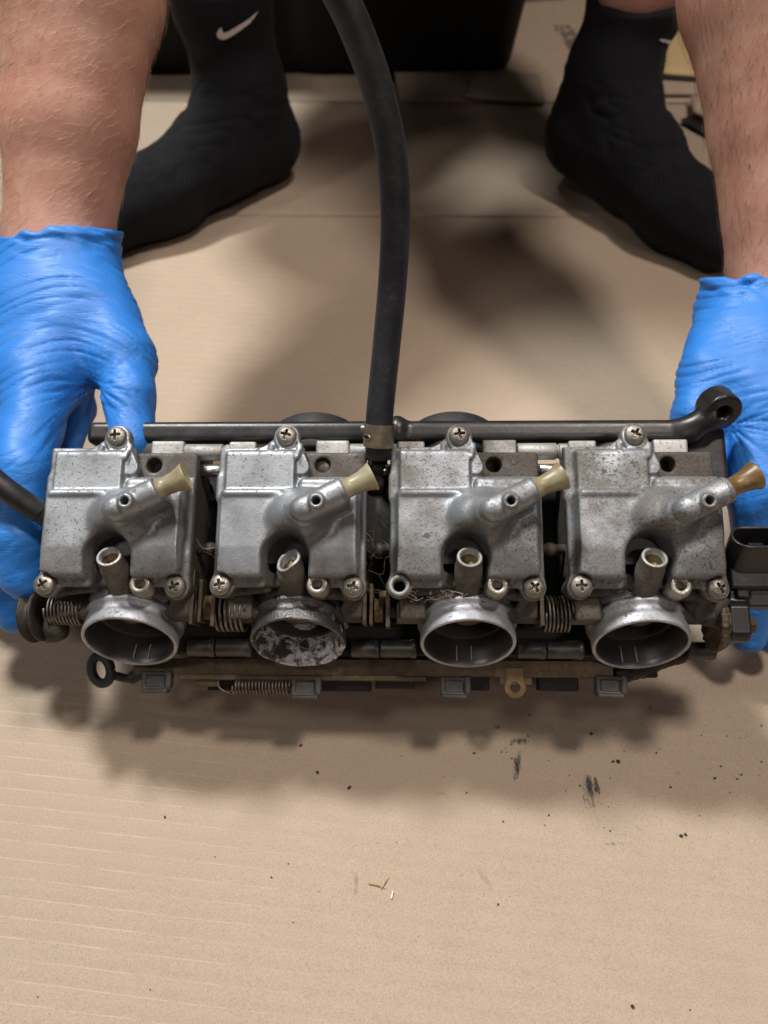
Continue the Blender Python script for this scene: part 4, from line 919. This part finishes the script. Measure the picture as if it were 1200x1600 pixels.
def make_glove(G, side):
    f = lambda P: f_glove(P, G)
    pts = np.array([p for c in G['back'] + G['fingers'] for p, _ in c]); lo, hi = pts.min(0) - .032, pts.max(0) + .032
    V, Fq = sdf_mesh(f, lo, hi, .00104, 1); nn, _ = grad(f, V, .0015)
    px, py, z = pix(V); wx, wy = G['web']
    if side < 0: s = py - .0032 * (px - 90) ** 2 + .05 * (px - 90)
    else: s = py + .26 * (px - 1140) + .0010 * (px - 1140) ** 2
    dep = z * 30
    wv = (vnoise(np.stack([px / 90, py / 90, dep * .3], 1), 11) - .5) * 26; s2 = s + wv
    dep = z * 12; r1 = ridge(vnoise(np.stack([s2 / 21, px / 210, dep], 1), 21), 5); r2 = ridge(vnoise(np.stack([s2 / 12, px / 140, dep], 1), 22), 6)
    amp = vnoise(np.stack([px / 50, py / 40, dep * .5], 1), 23)
    th = np.arctan2(py - wy, (px - wx)); rr = np.hypot(px - wx, py - wy)
    q1 = ridge(vnoise(np.stack([th * 4.6, rr / 130, dep * .3], 1), 31), 4); q2 = ridge(vnoise(np.stack([th * 9 + 3, rr / 70, dep * .3], 1), 32), 5)
    if side < 0: wr = sstep(585, 640, py) * sstep(165, 140, px) * sstep(230, 60, rr) + .35 * sstep(95, 30, rr)
    else: wr = sstep(620, 680, py) * sstep(260, 90, rr) + .3 * sstep(80, 30, rr)
    wr = np.clip(wr, 0, 1); cu = sstep(G['cut'] + 55, G['cut'] + 5, py)
    disp = -(r1 * .85 + r2 * .45 * amp) * (.3 + .9 * amp) * (1 - wr) - (q1 * 1.5 + q2 * .8) * wr * (.5 + amp)
    lw = .5 + .5 * np.sin(6.2832 * s2 / 15.5 + 5 * vnoise(np.stack([s2 / 40, px / 120, dep], 1), 71)); lm = sstep(.42, .72, vnoise(np.stack([s2 / 24, px / 110, dep], 1), 72))
    disp = disp - lw ** 7 * lm * .75 * (1 - wr) * sstep(660, 600, py)
    disp = disp + 1.0 * sstep(G['cut'] + 12, G['cut'] + 5, py)
    ff = ridge(vnoise(np.stack([(py + .25 * px + wv) / 13, px / 40, dep], 1), 41), 4)
    fing = sstep(650, 720, py); disp = disp * (1 - .6 * fing) - ff * .55 * fing * amp
    cw = vnoise(np.stack([px / 30, (py - .25 * px) / 11, dep], 1), 51) - .5
    disp = disp + cu * cw * 2.6 + (vnoise(np.stack([px / 45, py / 45, dep], 1), 61) - .5) * 1.6
    return V + nn * (disp * .001)[:, None], Fq
for G, side, lab in ((GL, -1, 'blue nitrile glove with the thumb over the end of the bank'), (GR, 1, 'blue nitrile glove behind the sensor')):
    V, Fq = make_glove(G, side); o = obj('glove', mesh_np('glove', V - PO, Fq, M['glove']), parent=person); o['label'] = lab

# ---- socks
SK_L = [[(V3(-.154, .805, .30), .045), (V3(-.150, .800, .17), .0425), (V3(-.142, .797, .10), .040), (V3(-.136, .797, .05), .040)],
        [(V3(-.128, .802, .040), .037), (V3(-.165, .752, .046), .036), (V3(-.215, .70, .036), .036), (V3(-.262, .655, .026), .026)],
        [(V3(-.140, .785, .085), .036), (V3(-.180, .735, .055), .032)]]
SK_R = [[(V3(.245, .815, .30), .045), (V3(.236, .805, .175), .0425), (V3(.222, .793, .110), .039), (V3(.209, .788, .066), .038)],
        [(V3(.204, .783, .050), .036), (V3(.239, .731, .052), .036), (V3(.275, .672, .038), .036), (V3(.304, .630, .028), .028)],
        [(V3(.220, .785, .105), .036), (V3(.250, .722, .066), .032)]]
def f_sock(P, S, top):
    b = None
    for c in S:
        d = chain(P, c, .02); b = d if b is None else smin(b, d, .024)
    b = smax(b, .002 - P[:, 2], .006)
    return np.maximum(b, P[:, 2] - top - .04 * (P[:, 0] - S[0][0][0][0]))
from mathutils.bvhtree import BVHTree
for S, top, lab in ((SK_L, .180, 'black crew sock with a white tick mark, foot turned outwards'), (SK_R, .168, 'black crew sock with its heel raised')):
    f = lambda P: f_sock(P, S, top); pts = np.array([p for c in S for p, _ in c])
    V, Fq = sdf_mesh(f, pts.min(0) - .05, np.minimum(pts.max(0) + .05, [9, 9, .21]), .0024); nn, _ = grad(f, V, .002)
    wk = ridge(vnoise(np.stack([V[:, 0] * 60, V[:, 1] * 60, V[:, 2] * 160], 1), 7), 3) * sstep(.05, .09, V[:, 2]) * sstep(.14, .10, V[:, 2])
    V = V + nn * (-wk * .0024 + (vnoise(V * 60, 8) - .5) * .0022)[:, None]
    me = mesh_np('sock', V - PO, Fq, M['sock']); so = obj('sock', me, parent=person); so['label'] = lab
    bvh = BVHTree.FromPolygons([tuple(v) for v in V], [tuple(q) for q in Fq])
    poly = [(403, 17), (391, 27), (378, 36), (366, 43), (356, 49), (350, 51), (347, 48), (346, 42), (341, 47), (338.5, 53), (341, 58.5), (347, 61.5), (354, 60), (364, 54.5), (376, 46), (390, 35.5)] if S is SK_L else [(1029, 61), (1040, 61), (1049, 64), (1052, 67), (1042, 67), (1034, 65)]
    # small embroidered mark: triangle-filled, resting on the knit
    pts2 = [np.array(p) for p in poly]; n_ = len(pts2); rows = []
    if S is SK_L:
        up = pts2[:8][::1]; seq = [(0, 15), (1, 15), (2, 14), (3, 13), (4, 12), (5, 11), (6, 11), (7, 10), (8, 10), (9, 10)]
    else: seq = [(0, 0), (1, 5), (2, 4), (3, 4)]
    VV = []; FF = []
    for a, b in seq:
        for u in np.linspace(0, 1, 4):
            q = pts2[a] * (1 - u) + pts2[b] * u; d = FWD + (q[0] - 600) / FPX * RGT + (q[1] - 800) / FPX * DWN
            hit = bvh.ray_cast(Vector(CAM), Vector(d).normalized()); h_ = hit[0] if hit[0] is not None else Vector(VV[-1] + PO if VV else CAM + d * .7)
            nrm = hit[1] if hit[0] is not None else Vector((0, -1, 0)); VV.append(np.array(h_ + nrm * .0009) - PO)
    for r in range(len(seq) - 1):
        for u in range(3): FF.append((r * 4 + u, r * 4 + u + 1, r * 4 + u + 5, r * 4 + u + 4))
    lg = obj('logo', mesh_py('logo', VV, FF, M['logo']), parent=so)

# ---- arm hair
def hairs(sel, n, mat, ln, dirv, lift, rad, name, seed):
    r_ = np.random.default_rng(seed); idx = r_.choice(np.where(sel)[0], n); base = Vk[idx]; nr = nk[idx]; VV = []; FF = []
    for k in range(n):
        b = base[k]; nv = nr[k]; dv = dirv + r_.normal(0, .22, 3); dv = dv - nv * (dv @ nv); dv /= np.linalg.norm(dv) + 1e-9; L = ln * r_.uniform(.5, 1.3)
        cv = np.cross(nv, dv) * r_.normal(0, .15); p = [b, b + (dv * .5 + nv * lift + cv * .2) * L, b + (dv + nv * lift * r_.uniform(.4, 1.3) + cv) * L]
        o_ = len(VV); sd = np.cross(dv, nv); sd /= np.linalg.norm(sd) + 1e-9
        for j, q in enumerate(p):
            w_ = rad * (1, .8, .15)[j]; VV += [q + sd * w_, q - sd * w_ * .5 + nv * w_ * .8, q - sd * w_ * .5 - nv * w_ * .8]
        for j in (0, 1):
            for m_ in range(3): FF.append((o_ + j * 3 + m_, o_ + j * 3 + (m_ + 1) % 3, o_ + j * 3 + 3 + (m_ + 1) % 3, o_ + j * 3 + 3 + m_))
    o = obj(name, mesh_np(name, np.array(VV) - PO, np.array(FF), mat), parent=person); o['kind'] = 'stuff'
px, py, z = pix(Vk); near = (z < .47) & (z > .3) & (py > -60)
selL = near & (px < 330) & (py < 362); selR = near & (px > 1040) & (py < 430)
camd = (CAM - Vk); camd /= np.linalg.norm(camd, axis=1)[:, None]; vis = (nk * camd).sum(1) > -.25
hairs(selL & vis, 1300, M['hair_lit'], .009, -DWN * -.45 + RGT * .9 * -1 + 0 * FWD, .12, .000036, 'arm_hair', 3)
hairs(selL & vis & (px < 40), 110, M['hair_dark'], .010, DWN * .9 - RGT * .4, .5, .00007, 'arm_hair', 5)
hairs(selR & vis, 1300, M['hair_dark'], .011, DWN * .95 - RGT * .15, .12, .000045, 'arm_hair', 4)
